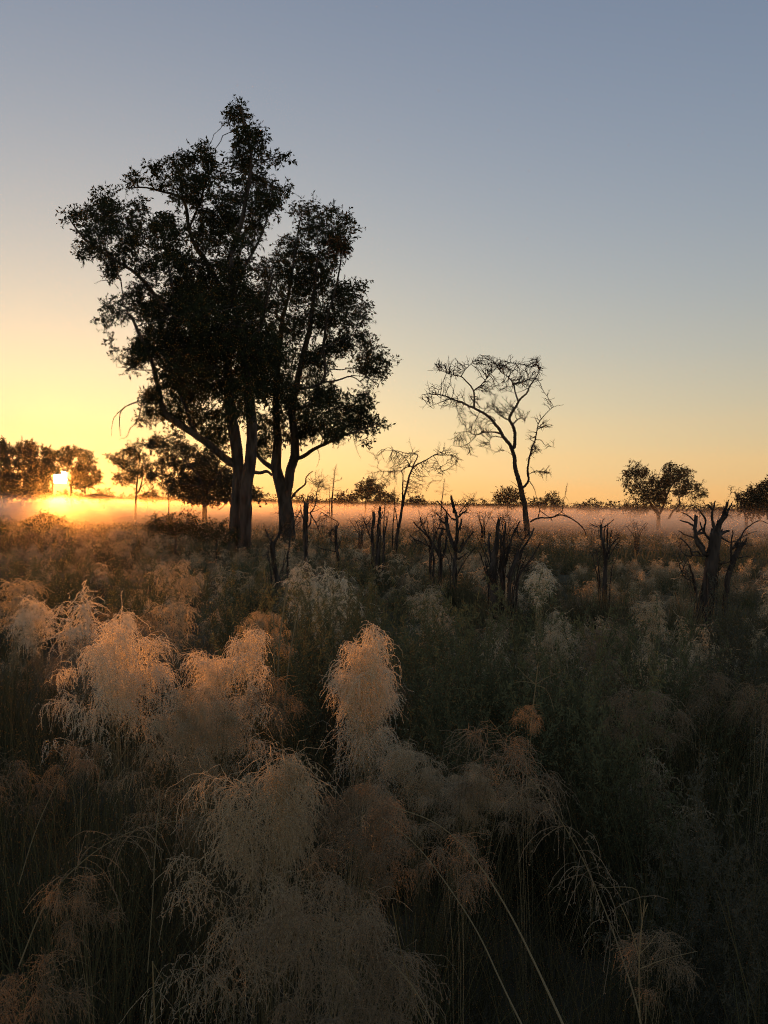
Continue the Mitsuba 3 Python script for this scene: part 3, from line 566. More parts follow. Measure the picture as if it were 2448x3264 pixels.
t = Plant('fallen_branch', 43.0, 57, 'bark_bare'); say(t.key, 'crooked fallen branch lying beside the large bare tree', 'branch')
for k, (pts, r0, r1) in enumerate([([(1195, 1245), (1250, 1215), (1340, 1222), (1400, 1195), (1460, 1212), (1520, 1245), (1565, 1290)], 7, 4), ([(1250, 1215), (1262, 1165), (1245, 1120)], 4, 2), ([(1262, 1165), (1300, 1195), (1330, 1215)], 4, 2), ([(1340, 1222), (1350, 1240)], 3, 2), ([(1370, 1200), (1420, 1180), (1425, 1120), (1440, 1060), (1452, 1010), (1460, 970)], 3.5, 1), ([(1440, 1060), (1450, 1000), (1448, 980)], 1.6, .8), ([(1445, 1070), (1465, 1100)], 1.6, .8), ([(1420, 1180), (1390, 1160)], 2, 1), ([(1425, 1185), (1450, 1200), (1500, 1215)], 2, 1)]):
    t.limb(z4(pts), r0 / 2.212, r1 / 2.212, None, 'bough' if k == 0 else 'side_branch', rough=.25, wig=.8)
t.limb(z4([(1555, 1275), (1580, 1310), (1590, 1350)]), 2, 1.5, 0, 'side_branch')


# -- broken, dead stumps
def snag(label, Y, seed, z, s, strokes, twig=None, ntw=0, extra=None, name='dead_stump', cat='stump'):
    t = Plant(name, Y, seed, 'dead_wood'); say(t.key, label, cat, None)
    for k, (pts, r0, r1, *more) in enumerate(strokes):
        r0, r1 = r0 * 0.74, max(r1 * 1.05, 1.6)
        root = 'root' in more
        t.limb(z(pts), r0 / s, r1 / s, None if k else 0.0, ('trunk' if k == 0 else 'stem') if root else 'branch', root=root, bulge=0.45 if k == 0 else 0.2,
               rough=0.5, wig=1.3, jag=3.0 if r1 > 6 else 0.0, step=max(2.0, min(r0 / s * .6, 6)), d0=(t.rng.normal() * .2 if k else 0.0))
        if r1 > 6:      # splinters at a broken end
            e, e0 = np.array(z(pts)[-1]), np.array(z(pts)[-2])
            d = (e - e0) / np.linalg.norm(e - e0)
            for _ in range(3):
                o = t.rng.normal(size=2) * r1 / s * .5; L = r1 / s * t.rng.uniform(1.5, 3.5)
                t.limb([tuple(e + o - d * r1 / s), tuple(e + o + d * L * .4), tuple(e + o * 1.5 + d * L)], r1 / s * .4, .4, 0.0, 'splinter', rough=.3, sides=5)
    if extra:           # thin dead shoots round the foot
        n_, u0, u1, vb, v0, v1, lean_ = extra
        for _ in range(n_):
            ub = t.rng.uniform(u0, u1); vt = t.rng.uniform(v0, v1); dl = t.rng.normal() * lean_ + (ub - (u0 + u1) / 2) * 0.4
            ps = [(ub, vb), (ub + dl * 0.25 + t.rng.normal() * 6, vb + (vt - vb) * 0.45), (ub + dl * 0.7 + t.rng.normal() * 8, vb + (vt - vb) * 0.8), (ub + dl, vt)]
            t.limb(z(ps), t.rng.uniform(3.5, 7) / s, 2.2 / s, None, 'shoot', root=True, wig=1.4, rough=.4, d0=t.rng.normal() * .25)
    if twig:
        t.grow(t.blobs(scl(z, twig, s), int(ntw * 1.6), 1.0, .08), .045 * Y / 13, .05 * Y / 13, 30, .5, (0, 0, 0), .0022 * Y / 13, .36, 3, rmax=.008 * Y / 13)
        t.spray(2, .17 * Y / 13, .0022 * Y / 13, 2, .6)
    return t


snag('big splintered stump with curling side branches, farthest right of the stumps', 13.0, 71, z5, 2.774, [
    ([(1118, 1430), (1130, 1250), (1150, 1050), (1175, 930), (1195, 850)], 84, 44, 'root'),
    ([(1195, 860), (1240, 720), (1270, 640), (1300, 565)], 38, 10), ([(1225, 770), (1290, 680), (1335, 575)], 20, 7), ([(1190, 810), (1165, 700), (1175, 620), (1195, 545)], 22, 5), ([(1170, 620), (1150, 605), (1140, 590)], 14, 6), ([(1200, 860), (1260, 825), (1305, 812)], 28, 9),
    ([(1110, 1020), (1045, 945), (1010, 850), (1015, 760), (1022, 690)], 28, 13), ([(1012, 770), (950, 735), (880, 715)], 13, 4), ([(1005, 720), (950, 670), (905, 650)], 10, 4), ([(1090, 830), (1112, 720), (1070, 650), (1000, 590), (975, 580)], 15, 4), ([(1015, 870), (920, 850), (868, 808)], 10, 3), ([(1100, 960), (1045, 890), (1030, 860)], 14, 8),
    ([(1090, 1030), (985, 1030), (970, 960), (920, 900), (878, 872)], 13, 5), ([(980, 1035), (930, 1030), (900, 1000), (880, 968)], 8, 3), ([(985, 1000), (1030, 990), (1060, 1020)], 10, 6), ([(1140, 880), (1090, 820), (1060, 740)], 16, 6), ([(1060, 800), (1040, 830), (1000, 800)], 12, 6),
    ([(1035, 1510), (1012, 1350), (990, 1200), (965, 1120)], 19, 8, 'root'), ([(990, 1215), (950, 1210), (930, 1210)], 5, 3), ([(900, 1200), (870, 1100), (850, 1050)], 7, 3), ([(895, 1180), (920, 1120), (942, 1070)], 6, 3), ([(990, 1260), (930, 1230), (895, 1190)], 6, 5),
    ([(1282, 1420), (1295, 1250), (1340, 1100), (1390, 990), (1412, 930)], 32, 24, 'root'), ([(1395, 965), (1460, 930), (1475, 870)], 15, 5), ([(1340, 970), (1420, 870), (1450, 800), (1530, 740), (1590, 712), (1658, 747)], 13, 3), ([(1430, 870), (1480, 830), (1560, 815)], 5, 2), ([(1395, 1050), (1440, 1042), (1490, 1035)], 7, 3), ([(1335, 1110), (1330, 930), (1348, 815)], 15, 6), ([(1240, 870), (1310, 915), (1370, 905)], 16, 4), ([(1210, 1100), (1300, 1090), (1340, 1070)], 9, 4), ([(1420, 860), (1470, 850), (1480, 855)], 5, 2), ([(1530, 740), (1480, 700), (1475, 640), (1440, 600)], 3, 1)],
    [(880, 980, 40, 60), (950, 1180, 60, 60), (1240, 1120, 60, 60), (1450, 950, 50, 60), (1000, 600, 60, 60), (1300, 640, 60, 60), (850, 920, 40, 30)], 130, (9, 950, 1330, 1450, 1000, 1250, 60))
snag('slim upright dead stump with forked top, second from the right', 15.0, 72, z5, 2.774, [
    ([(215, 1300), (220, 1100), (205, 950), (187, 850), (180, 770)], 27, 10, 'root'), ([(240, 1060), (235, 900), (242, 745)], 13, 5), ([(255, 1010), (268, 860), (277, 800)], 11, 4), ([(182, 778), (130, 770), (90, 742)], 6, 2), ([(178, 775), (195, 730), (212, 700)], 7, 3), ([(200, 780), (260, 742), (298, 708)], 8, 3), ([(245, 1060), (300, 950), (352, 892)], 8, 3), ([(258, 970), (300, 900), (345, 868)], 6, 3), ([(262, 920), (310, 890), (352, 866)], 4, 2), ([(175, 1270), (155, 1100), (145, 970)], 10, 4, 'root'), ([(225, 1090), (260, 1080), (305, 1074)], 5, 2), ([(215, 900), (210, 820), (225, 760)], 9, 4), ([(275, 980), (340, 950), (352, 960)], 4, 2)],
    [(140, 780, 60, 50), (310, 860, 40, 40), (310, 940, 40, 40), (165, 1000, 30, 80)], 70, (4, 160, 270, 1300, 900, 1100, 30))
snag('many-stemmed dead stump like a broken fan, right of the twin-spiked stump', 13.3, 73, z4, 2.212, [
    ([(940, 1720), (945, 1560), (950, 1450), (965, 1330), (972, 1235)], 42, 9, 'root'), ([(1000, 1700), (1010, 1500), (1015, 1380), (1020, 1262)], 25, 6, 'root'), ([(945, 1640), (915, 1500), (893, 1400), (908, 1335)], 18, 7), ([(893, 1410), (875, 1395)], 8, 4), ([(1015, 1560), (1060, 1400), (1085, 1310), (1122, 1242)], 16, 4), ([(1050, 1640), (1130, 1450), (1190, 1360), (1222, 1290)], 18, 5, 'root'), ([(1100, 1640), (1200, 1500), (1266, 1395)], 11, 4, 'root'), ([(1030, 1640), (1090, 1500), (1140, 1380), (1200, 1312)], 13, 4), ([(930, 1690), (888, 1580), (875, 1520)], 10, 4), ([(975, 1600), (990, 1430), (985, 1330)], 12, 5), ([(1195, 1360), (1180, 1310), (1185, 1300)], 8, 4), ([(1060, 1410), (1040, 1330), (1050, 1290)], 6, 2), ([(1140, 1380), (1110, 1330), (1105, 1300)], 5, 2), ([(1080, 1560), (1120, 1500), (1150, 1420)], 8, 3), ([(900, 1560), (870, 1490), (880, 1440)], 6, 2), ([(985, 1330), (1010, 1240), (980, 1190)], 3, 1)],
    [(960, 1500, 90, 80), (1080, 1480, 80, 90), (1150, 1560, 80, 60), (930, 1620, 60, 60), (1000, 1220, 60, 40), (1100, 1320, 60, 60)], 200, (16, 890, 1120, 1720, 1330, 1560, 60))
snag('tall twin-spiked stump with jagged stubs, in front of the slender horizon tree', 16.5, 74, z4, 2.212, [
    ([(660, 1660), (664, 1520), (680, 1400), (680, 1280), (664, 1190), (648, 1120), (638, 1075)], 23, 7, 'root'), ([(655, 1120), (642, 1075), (634, 1055)], 6, 2), ([(666, 1450), (618, 1340), (603, 1250), (604, 1215)], 20, 12), ([(606, 1270), (575, 1245), (552, 1228)], 10, 5), ([(600, 1300), (560, 1290), (540, 1295)], 7, 3), ([(668, 1230), (640, 1222), (590, 1160), (540, 1100)], 9, 3), ([(690, 1210), (720, 1180), (745, 1168)], 11, 5), ([(692, 1190), (740, 1110), (800, 1078)], 5, 2), ([(700, 1190), (760, 1180)], 5, 2), ([(700, 1460), (740, 1380), (795, 1315)], 11, 5), ([(692, 1510), (725, 1485), (755, 1462)], 10, 4), ([(700, 1300), (710, 1230)], 12, 6), ([(575, 1250), (560, 1210), (530, 1180)], 5, 2), ([(700, 1420), (725, 1385), (720, 1370)], 10, 5), ([(650, 1180), (668, 1110)], 8, 3)],
    [(740, 1150, 50, 50), (560, 1200, 60, 50), (740, 1300, 40, 40), (560, 1280, 40, 30), (780, 1100, 30, 30)], 110, (5, 620, 710, 1640, 1350, 1500, 50))
snag('low tangled stump leaning left against the twin-spiked stump', 17.2, 75, z4, 2.212, [
    ([(565, 1510), (555, 1480), (510, 1420), (460, 1340), (410, 1290), (372, 1245)], 18, 4, 'root'), ([(562, 1490), (545, 1400), (560, 1330), (575, 1300)], 18, 8), ([(575, 1500), (600, 1430), (604, 1370)], 15, 8), ([(505, 1430), (430, 1385), (380, 1370), (350, 1340)], 9, 3), ([(470, 1352), (445, 1280), (428, 1230), (405, 1165)], 5, 1.5), ([(482, 1350), (470, 1260), (466, 1205)], 5, 1.5), ([(545, 1400), (520, 1280), (500, 1190)], 6, 2), ([(440, 1390), (400, 1400), (370, 1365)], 5, 2)],
    [(420, 1250, 40, 60), (470, 1230, 40, 50), (400, 1380, 50, 40), (540, 1340, 50, 50), (480, 1440, 40, 40)], 90, (7, 480, 600, 1500, 1180, 1400, 60))
snag('pair of short upright stubs left of the leaning bare tree', 20.0, 76, z4, 2.212, [
    ([(112, 1510), (115, 1360), (128, 1250), (136, 1150)], 13, 8, 'root'), ([(85, 1450), (80, 1330), (93, 1245), (90, 1188)], 15, 9, 'root'), ([(80, 1390), (42, 1285), (14, 1208)], 7, 3), ([(130, 1240), (165, 1200), (170, 1130)], 4, 1.5), ([(85, 1330), (55, 1330), (45, 1310)], 5, 2)], [(140, 1180, 40, 50), (60, 1270, 40, 40)], 40, (5, 60, 190, 1450, 1150, 1300, 30))
snag('forked crooked stump, leftmost of the stumps', 15.5, 77, z6, 2.37, [
    ([(440, 850), (415, 740), (405, 640), (400, 560)], 26, 18, 'root'), ([(405, 580), (440, 500), (470, 430), (460, 340), (470, 270), (486, 235)], 16, 3), ([(480, 430), (500, 395), (550, 376), (602, 388)], 6, 2), ([(400, 570), (370, 510), (345, 445)], 13, 5), ([(385, 530), (400, 490), (432, 480)], 6, 2), ([(365, 500), (340, 490)], 5, 2), ([(398, 720), (362, 660), (372, 600)], 6, 3), ([(460, 330), (420, 315)], 5, 2), ([(470, 450), (510, 470), (525, 500)], 5, 3), ([(360, 470), (385, 450)], 5, 2)], [(380, 480, 40, 30), (520, 480, 40, 40), (440, 330, 30, 30), (370, 620, 20, 60), (345, 450, 20, 20)], 60, (5, 370, 480, 820, 560, 700, 40))
snag('thin dark forked stem right beside the leftmost stump', 16.0, 78, z6, 2.37, [
    ([(515, 640), (530, 500), (560, 420), (576, 350), (612, 298)], 10, 3, 'root'), ([(560, 425), (600, 390), (612, 380)], 5, 2), ([(576, 350), (545, 340), (530, 300)], 5, 2), ([(540, 470), (500, 455)], 4, 2), ([(585, 340), (640, 370)], 3, 1)], [(600, 340, 40, 40), (540, 440, 40, 30)], 30)
snag('upright hacked stump carrying a long curved bare twig', 19.5, 79, z6, 2.37, [
    ([(650, 650), (650, 480), (655, 390), (655, 300), (652, 260)], 23, 16, 'root'), ([(655, 280), (660, 220), (668, 180)], 8, 3), ([(642, 400), (622, 330), (610, 258)], 9, 3), ([(645, 290), (638, 230), (630, 168)], 6, 2), ([(685, 320), (718, 270), (727, 200), (742, 125), (770, 65), (822, 35)], 7, 1.5), ([(742, 125), (722, 60), (732, -5)], 2.5, 1), ([(742, 140), (705, 90), (668, 58)], 2.2, 1), ([(765, 70), (770, 20), (778, -10)], 2, .8), ([(688, 330), (722, 390), (765, 482)], 7, 2), ([(690, 315), (750, 292), (805, 262)], 4, 1.5), ([(675, 420), (690, 390), (694, 340)], 9, 5), ([(635, 455), (605, 450), (575, 438)], 5, 2), ([(668, 435), (700, 430), (742, 432)], 4, 2), ([(640, 350), (612, 340)], 6, 3)], [(700, 250, 30, 30), (760, 90, 50, 50), (610, 350, 30, 40), (760, 400, 40, 40)], 60)
snag('short stump with a thin arm bent over to the left', 21.0, 80, z6, 2.37, [
    ([(905, 720), (888, 600), (876, 490), (880, 430)], 17, 11, 'root'), ([(885, 440), (900, 385), (870, 370), (830, 352), (780, 322), (755, 308)], 6, 2), ([(875, 455), (842, 440), (830, 500)], 7, 3), ([(882, 615), (820, 600), (765, 592), (728, 558)], 6, 2), ([(890, 600), (912, 530)], 6, 3), ([(770, 318), (750, 340)], 2, 1), ([(835, 352), (828, 318)], 2.5, 1)], [(840, 480, 30, 30), (800, 340, 40, 20)], 25)
snag('small dark stub sticking out of orange grass beyond the big stump', 24.0, 81, z5, 2.774, [([(1580, 1260), (1582, 1220), (1590, 1185)], 12, 7, 'root'), ([(1570, 1250), (1560, 1210)], 6, 3)])

# ------------------------------------------------------------------ ground
def _axis(a, b, fine, ratio):
    s = [0.0]
    while s[-1] < b: s.append(s[-1] + max(fine, s[-1] * ratio))
    m = [0.0]
    while m[-1] > a: m.append(m[-1] - max(fine, -m[-1] * ratio))
    return np.array(m[::-1][:-1] + s)


gx, gy = _axis(-640, 640, 0.35, 0.05), _axis(-40, 880, 0.35, 0.05)
X, Yg = np.meshgrid(gx, gy)
gp = np.stack([X, Yg, gz(X, Yg)], -1)
nx = len(gx); i, j = np.meshgrid(np.arange(len(gy) - 1), np.arange(nx - 1), indexing='ij')
a = (i * nx + j).ravel()
put('ground', (gp.reshape(-1, 3), np.vstack([np.stack([a, a + 1, a + nx + 1], 1), np.stack([a, a + nx + 1, a + nx], 1)])), 'soil')
say('ground', 'dark soil of the savanna under the grass', kind='structure')

# far woodland along the horizon: one mass
rng = np.random.default_rng(900)
n = 700
fy = rng.uniform(330, 520, n); fx = rng.uniform(-0.62, 0.62, n) * fy
fh = rng.uniform(2.3, 3.9, n) * (1 + 0.4 * (rng.random(n) < 0.12)); fw = fh * rng.uniform(0.8, 2.2, n)
m = 200
d = unit(rng.normal(size=(n, m, 3))) * rng.random((n, m, 1)) ** 0.4
c = np.stack([fx[:, None] + d[..., 0] * fw[:, None], fy[:, None] + d[..., 1] * fw[:, None], np.maximum(fh[:, None] * 0.62 + d[..., 2] * fh[:, None] * 0.5, 0.1)], -1).reshape(-1, 3)
sz = rng.uniform(0.35, 0.9, n * m)
put('far_woodland', diamonds(c, unit(rng.normal(size=(n * m, 3))), sz, sz * 0.7, rng), 'leaf_far', smooth=False)
say('far_woodland', 'thin band of distant low woodland along the misty horizon', 'woodland', kind='stuff')


# ------------------------------------------------------------------ grasses
def tuft(seed, nc, H, R, drop, nb, bl, wb, k=6, spik=0, sl=0.008, culm_w=0.0013, grav=0.7, frac=0.5, base=0.07, kc=12, wobb=0.5, ragged=0.15, power=0.72):
    """A mound of plumed grass: culms arching out to tips spread under a dome, their ends hung with hair-fine branchlets. Returns (culms, plume)."""
    rng = np.random.default_rng(seed)
    az = rng.uniform(0, 2 * math.pi, nc); rr = R * rng.random(nc) ** power * (1 + 0.25 * np.sin(az * 2 + seed) + 0.15 * np.sin(az * 5 + 2 * seed))
    h = H - drop * (rr / R) ** 2 - np.abs(rng.normal(size=nc)) * ragged * H
    cs = np.stack([np.cos(az), np.sin(az)], 1)
    tip = np.c_[cs * rr[:, None] + rng.normal(size=(nc, 2)) * 0.05 * R, h]
    b = np.c_[cs * (base * rng.random(nc))[:, None], 0 * az - 0.02]
    c = np.c_[cs * (rr * rng.uniform(0.15, 0.5, nc))[:, None], h * rng.uniform(1.08, 1.22, nc)]
    t = np.linspace(0, 1, kc)[None, :, None]
    C = b[:, None] * (1 - t) ** 2 + c[:, None] * 2 * t * (1 - t) + tip[:, None] * t ** 2
    C += np.cumsum(rng.normal(size=C.shape), 1) * 0.004
    foot = b - [0, 0, 1.3] + rng.normal(size=b.shape) * [0.02, 0.02, 0]
    culms = Bag(); culms.add(*ribbons(np.concatenate([foot[:, None], C], 1), culm_w * np.linspace(1, 0.4, kc + 1)[None] * np.ones((nc, 1)), rng))
    N = nc * nb
    ci = np.repeat(np.arange(nc), nb); tt = 1 - frac * rng.uniform(0.5, 1.15, nc)[ci] * rng.random(N) ** 0.9
    x = np.clip(tt, 0, 1) * (kc - 1); i0 = np.minimum(x.astype(int), kc - 2); fr = (x - i0)[:, None]
    s = C[ci, i0] * (1 - fr) + C[ci, i0 + 1] * fr
    out = rng.normal(size=(N, 3)); out[:, 2] *= 0.4
    tang = unit(C[ci, i0 + 1] - C[ci, i0])
    Lb = bl * rng.uniform(0.35, 1.4, N) * rng.uniform(0.6, 1.35, nc)[ci]
    S = strands(s, unit(out) * 0.9 + tang * 0.6, Lb, k, grav, wobb, rng)
    pl = Bag(); pl.add(*ribbons(S, wb * np.linspace(1, 0.6, k)[None] * np.ones((N, 1)), rng))
    if spik:
        si = np.repeat(np.arange(N), spik); M = len(si)
        x = (0.3 + 0.7 * rng.random(M)) * (k - 1); i0 = np.minimum(x.astype(int), k - 2); fr = (x - i0)[:, None]
        c = S[si, i0] * (1 - fr) + S[si, i0 + 1] * fr
        dd = unit(unit(S[si, i0 + 1] - S[si, i0]) + rng.normal(size=(M, 3)) * 0.5)
        ln = sl * rng.uniform(0.6, 1.3, M)
        pl.add(*diamonds(c, dd, ln, ln * 0.32, rng))
    return culms.mesh(), pl.mesh()


def blades(seed, n, H, w, lean=0.5, grav=0.14, base=0.12, k=6, wob=0.05):
    rng = np.random.default_rng(seed)
    az = rng.uniform(0, 2 * math.pi, n); le = np.abs(rng.normal(size=n)) * lean
    r = base * np.sqrt(rng.random(n)); a2 = rng.uniform(0, 2 * math.pi, n)
    b = np.stack([np.cos(a2) * r, np.sin(a2) * r, 0 * r - 0.03], 1)
    d = np.stack([np.cos(az) * np.sin(le), np.sin(az) * np.sin(le), np.cos(le)], 1)
    P = strands(b, d, H * rng.uniform(0.45, 1.15, n), k, grav, wob, rng, rise=0.8)
    return ribbons(P, w * np.linspace(1, 0.25, k)[None] * np.ones((n, 1)), rng)


def herb(seed, ns, H, nl, leaf, w, lean=0.35, base=0.10, k=8):
    """A feathery shrub: upright stems set with many small narrow leaves. Returns (stems, foliage)."""
    rng = np.random.default_rng(seed)
    az = rng.uniform(0, 2 * math.pi, ns); le = np.abs(rng.normal(size=ns)) * lean
    b = np.stack([np.cos(az), np.sin(az), 0 * az], 1) * (base * rng.random(ns))[:, None]
    d = np.stack([np.cos(az) * np.sin(le), np.sin(az) * np.sin(le), np.cos(le)], 1)
    C = strands(b, d, H * rng.uniform(0.55, 1.15, ns), k, -0.03, 0.08, rng)
    st = Bag(); st.add(*ribbons(C, w * np.linspace(1, 0.4, k)[None] * np.ones((ns, 1)), rng))
    nsub = 9                                       # side shoots
    ci = np.repeat(np.arange(ns), nsub); x = (0.25 + 0.75 * rng.random(len(ci))) * (k - 1); i0 = np.minimum(x.astype(int), k - 2); fr = (x - i0)[:, None]
    s = C[ci, i0] * (1 - fr) + C[ci, i0 + 1] * fr
    tang = unit(C[ci, i0 + 1] - C[ci, i0])
    S = strands(s, tang * 0.9 + unit(rng.normal(size=(len(ci), 3))) * 0.7, H * rng.uniform(0.12, 0.28, len(ci)), 4, -0.08, 0.06, rng)
    st.add(*ribbons(S, w * 0.5 * np.ones((len(ci), 4)), rng))
    lf = Bag()
    for A, m in ((C, nl), (S, nl // 2)):
        kk = A.shape[1]; ci = np.repeat(np.arange(len(A)), m); x = (0.2 + 0.8 * rng.random(len(ci))) * (kk - 1); i0 = np.minimum(x.astype(int), kk - 2); fr = (x - i0)[:, None]
        s = A[ci, i0] * (1 - fr) + A[ci, i0 + 1] * fr; tang = unit(A[ci, i0 + 1] - A[ci, i0])
        ln = leaf * rng.uniform(0.6, 1.3, len(ci))
        lf.add(*diamonds(s, unit(tang * 0.8 + unit(rng.normal(size=(len(ci), 3)))), ln, ln * 0.22, rng))
    return st.mesh(), lf.mesh()


def group(key, **parts):
    scene[key] = {'type': 'shapegroup', **{k: mikit.ply(vf, mat, smooth=False) for k, (vf, mat) in parts.items()}}
    return key


SPAN = {}
for q, (mat, R_, drop, nc_, pw) in enumerate([('plume_pale', 0.17, 0.34, 56, 0.75), ('plume_pale', 0.30, 0.24, 60, 0.62), ('plume_tan', 0.34, 0.20, 66, 0.55), ('plume_dim', 0.36, 0.22, 54, 0.55)]):
    cu, pl = tuft(110 + q, 34, 1.2, R_, drop, 22, 0.15, 0.0026, 5, 3, 0.018, 0.0025, power=pw, frac=0.55, ragged=0.2)       # for tufts further off: fewer, stouter branchlets
    group(f'tuft_kind_{q}_far', culms=(cu, 'stem_straw'), plume=(pl, mat))
    cu, pl = tuft(1200 + q * 7, nc_ - 10, 1.2, R_, drop * 1.15, 52, 0.13, 0.0010, 7, 5, 0.009, power=pw, ragged=0.19)
    group(f'tuft_kind_{q}_loose', culms=(cu, 'stem_straw'), plume=(pl, mat))
    cu, pl = tuft(100 + q, nc_, 1.2, R_, drop, 56, 0.115, 0.0010, 7, 5, 0.009, power=pw)
    SPAN[q] = (np.percentile(np.hypot(pl[0][:, 0], pl[0][:, 1]), 93), np.percentile(pl[0][:, 2], 99))
    group(f'tuft_kind_{q}', culms=(cu, 'stem_straw'), plume=(pl, mat))
cu, pl = tuft(120, 9, 1.1, 0.36, 0.25, 60, 0.15, 0.0011, 6, 5, 0.009, frac=0.45)
SPAN[4] = (np.percentile(np.hypot(pl[0][:, 0], pl[0][:, 1]), 93), np.percentile(pl[0][:, 2], 99))
group('tuft_kind_thin', culms=(cu, 'stem_straw'), plume=(pl, 'plume_dim'))
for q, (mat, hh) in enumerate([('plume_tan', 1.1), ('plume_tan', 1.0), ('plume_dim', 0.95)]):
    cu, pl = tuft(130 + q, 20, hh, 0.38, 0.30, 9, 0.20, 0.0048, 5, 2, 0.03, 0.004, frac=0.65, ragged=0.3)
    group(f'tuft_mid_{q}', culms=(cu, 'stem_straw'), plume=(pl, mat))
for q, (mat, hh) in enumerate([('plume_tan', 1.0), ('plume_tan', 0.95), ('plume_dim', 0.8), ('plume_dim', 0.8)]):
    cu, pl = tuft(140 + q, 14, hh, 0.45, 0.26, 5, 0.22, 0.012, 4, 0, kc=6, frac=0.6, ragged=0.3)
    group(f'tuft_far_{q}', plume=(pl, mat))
for q in range(3):
    group(f'blade_near_{q}', blades=(blades(150 + q, 70, 0.85, 0.0022), 'grass_low' if q < 2 else 'grass_green'))
    group(f'blade_mid_{q}', blades=(blades(160 + q, 60, 0.42, 0.005, k=5), 'grass_dry' if q < 2 else 'grass_green'))
    group(f'blade_far_{q}', blades=(blades(170 + q, 30, 0.36, 0.02, base=0.5, k=4), 'grass_dry' if q < 2 else 'grass_green'))
for q, mat in enumerate(['shrub_green', 'shrub_green', 'shrub_grey']):
    st, lf = herb(180 + q, 26, 0.95, 46, 0.030, 0.0022)
    group(f'herb_kind_{q}', stems=(st, 'grass_low'), foliage=(lf, mat))
st, lf = herb(190, 15, 0.85, 26, 0.06, 0.004)
group('herb_mid', foliage=(lf, 'shrub_green'))


def stand(key, kind, x, y, s, rz, sz=1.0, tilt=(0, 0), dz=0.0):
    M = T().translate([float(x), float(y), float(gz(x, y)) + dz]).rotate([1, 0, 0], tilt[0]).rotate([0, 1, 0], tilt[1]).rotate([0, 0, 1], float(rz)).scale([s, s, s * sz])
    scene[key] = {'type': 'instance', 'to_world': M, 'kind': {'type': 'ref', 'id': kind}}


# -- single tufts that stand out: (pixel of the plume's top, its distance, kind, width in pixels, label)
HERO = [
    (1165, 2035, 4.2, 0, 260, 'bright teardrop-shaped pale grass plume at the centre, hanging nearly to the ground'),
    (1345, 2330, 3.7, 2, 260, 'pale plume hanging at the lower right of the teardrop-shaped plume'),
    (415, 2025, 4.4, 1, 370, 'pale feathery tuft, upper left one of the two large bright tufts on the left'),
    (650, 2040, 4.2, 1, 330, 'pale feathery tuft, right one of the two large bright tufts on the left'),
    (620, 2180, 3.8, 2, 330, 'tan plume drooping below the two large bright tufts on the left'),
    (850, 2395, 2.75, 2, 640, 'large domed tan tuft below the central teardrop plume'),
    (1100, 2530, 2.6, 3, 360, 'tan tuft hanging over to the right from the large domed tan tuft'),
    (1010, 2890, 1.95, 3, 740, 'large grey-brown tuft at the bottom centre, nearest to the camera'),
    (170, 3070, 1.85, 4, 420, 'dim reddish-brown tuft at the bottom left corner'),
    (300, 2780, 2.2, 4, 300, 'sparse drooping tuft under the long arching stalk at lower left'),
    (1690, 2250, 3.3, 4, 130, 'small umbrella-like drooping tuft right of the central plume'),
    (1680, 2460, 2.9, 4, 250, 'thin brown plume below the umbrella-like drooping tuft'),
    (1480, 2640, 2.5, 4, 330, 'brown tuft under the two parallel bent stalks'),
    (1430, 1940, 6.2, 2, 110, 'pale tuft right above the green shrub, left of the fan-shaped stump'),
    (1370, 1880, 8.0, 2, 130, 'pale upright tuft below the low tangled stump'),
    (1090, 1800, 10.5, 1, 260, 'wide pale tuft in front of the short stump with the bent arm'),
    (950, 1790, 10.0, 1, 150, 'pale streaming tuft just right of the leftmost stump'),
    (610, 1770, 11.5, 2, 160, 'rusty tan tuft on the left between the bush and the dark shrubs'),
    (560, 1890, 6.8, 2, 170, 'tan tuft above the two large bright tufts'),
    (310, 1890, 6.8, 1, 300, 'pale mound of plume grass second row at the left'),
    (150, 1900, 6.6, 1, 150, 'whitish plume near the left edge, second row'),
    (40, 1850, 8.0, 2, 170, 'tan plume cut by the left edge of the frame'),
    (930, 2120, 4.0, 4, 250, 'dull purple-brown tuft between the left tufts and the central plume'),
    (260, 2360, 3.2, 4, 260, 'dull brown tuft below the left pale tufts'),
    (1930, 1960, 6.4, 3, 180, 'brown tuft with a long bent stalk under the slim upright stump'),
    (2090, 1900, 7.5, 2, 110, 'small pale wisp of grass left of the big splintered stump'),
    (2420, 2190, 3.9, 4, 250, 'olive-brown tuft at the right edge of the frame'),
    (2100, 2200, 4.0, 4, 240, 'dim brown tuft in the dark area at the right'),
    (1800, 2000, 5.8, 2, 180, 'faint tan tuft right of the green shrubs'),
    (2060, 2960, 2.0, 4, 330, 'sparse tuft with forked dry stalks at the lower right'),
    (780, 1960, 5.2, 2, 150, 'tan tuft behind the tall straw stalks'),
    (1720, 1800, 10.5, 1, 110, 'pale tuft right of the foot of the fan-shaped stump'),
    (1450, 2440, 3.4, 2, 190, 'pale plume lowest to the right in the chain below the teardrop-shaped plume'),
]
for k, (u, v, Y, kind, w, lab) in enumerate(HERO):
    p = at(u, v, Y); r = np.random.default_rng(2000 + k)
    key = numbered('grass_tuft')
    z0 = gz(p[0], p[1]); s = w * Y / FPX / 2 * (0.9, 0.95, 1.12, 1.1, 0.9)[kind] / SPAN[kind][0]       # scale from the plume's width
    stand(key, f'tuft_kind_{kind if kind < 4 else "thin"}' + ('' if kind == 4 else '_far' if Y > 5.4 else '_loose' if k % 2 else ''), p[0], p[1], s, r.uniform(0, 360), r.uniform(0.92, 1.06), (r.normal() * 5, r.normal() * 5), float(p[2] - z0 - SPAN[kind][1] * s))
    say(key, lab, 'grass', 'plumed grass tufts in the foreground')

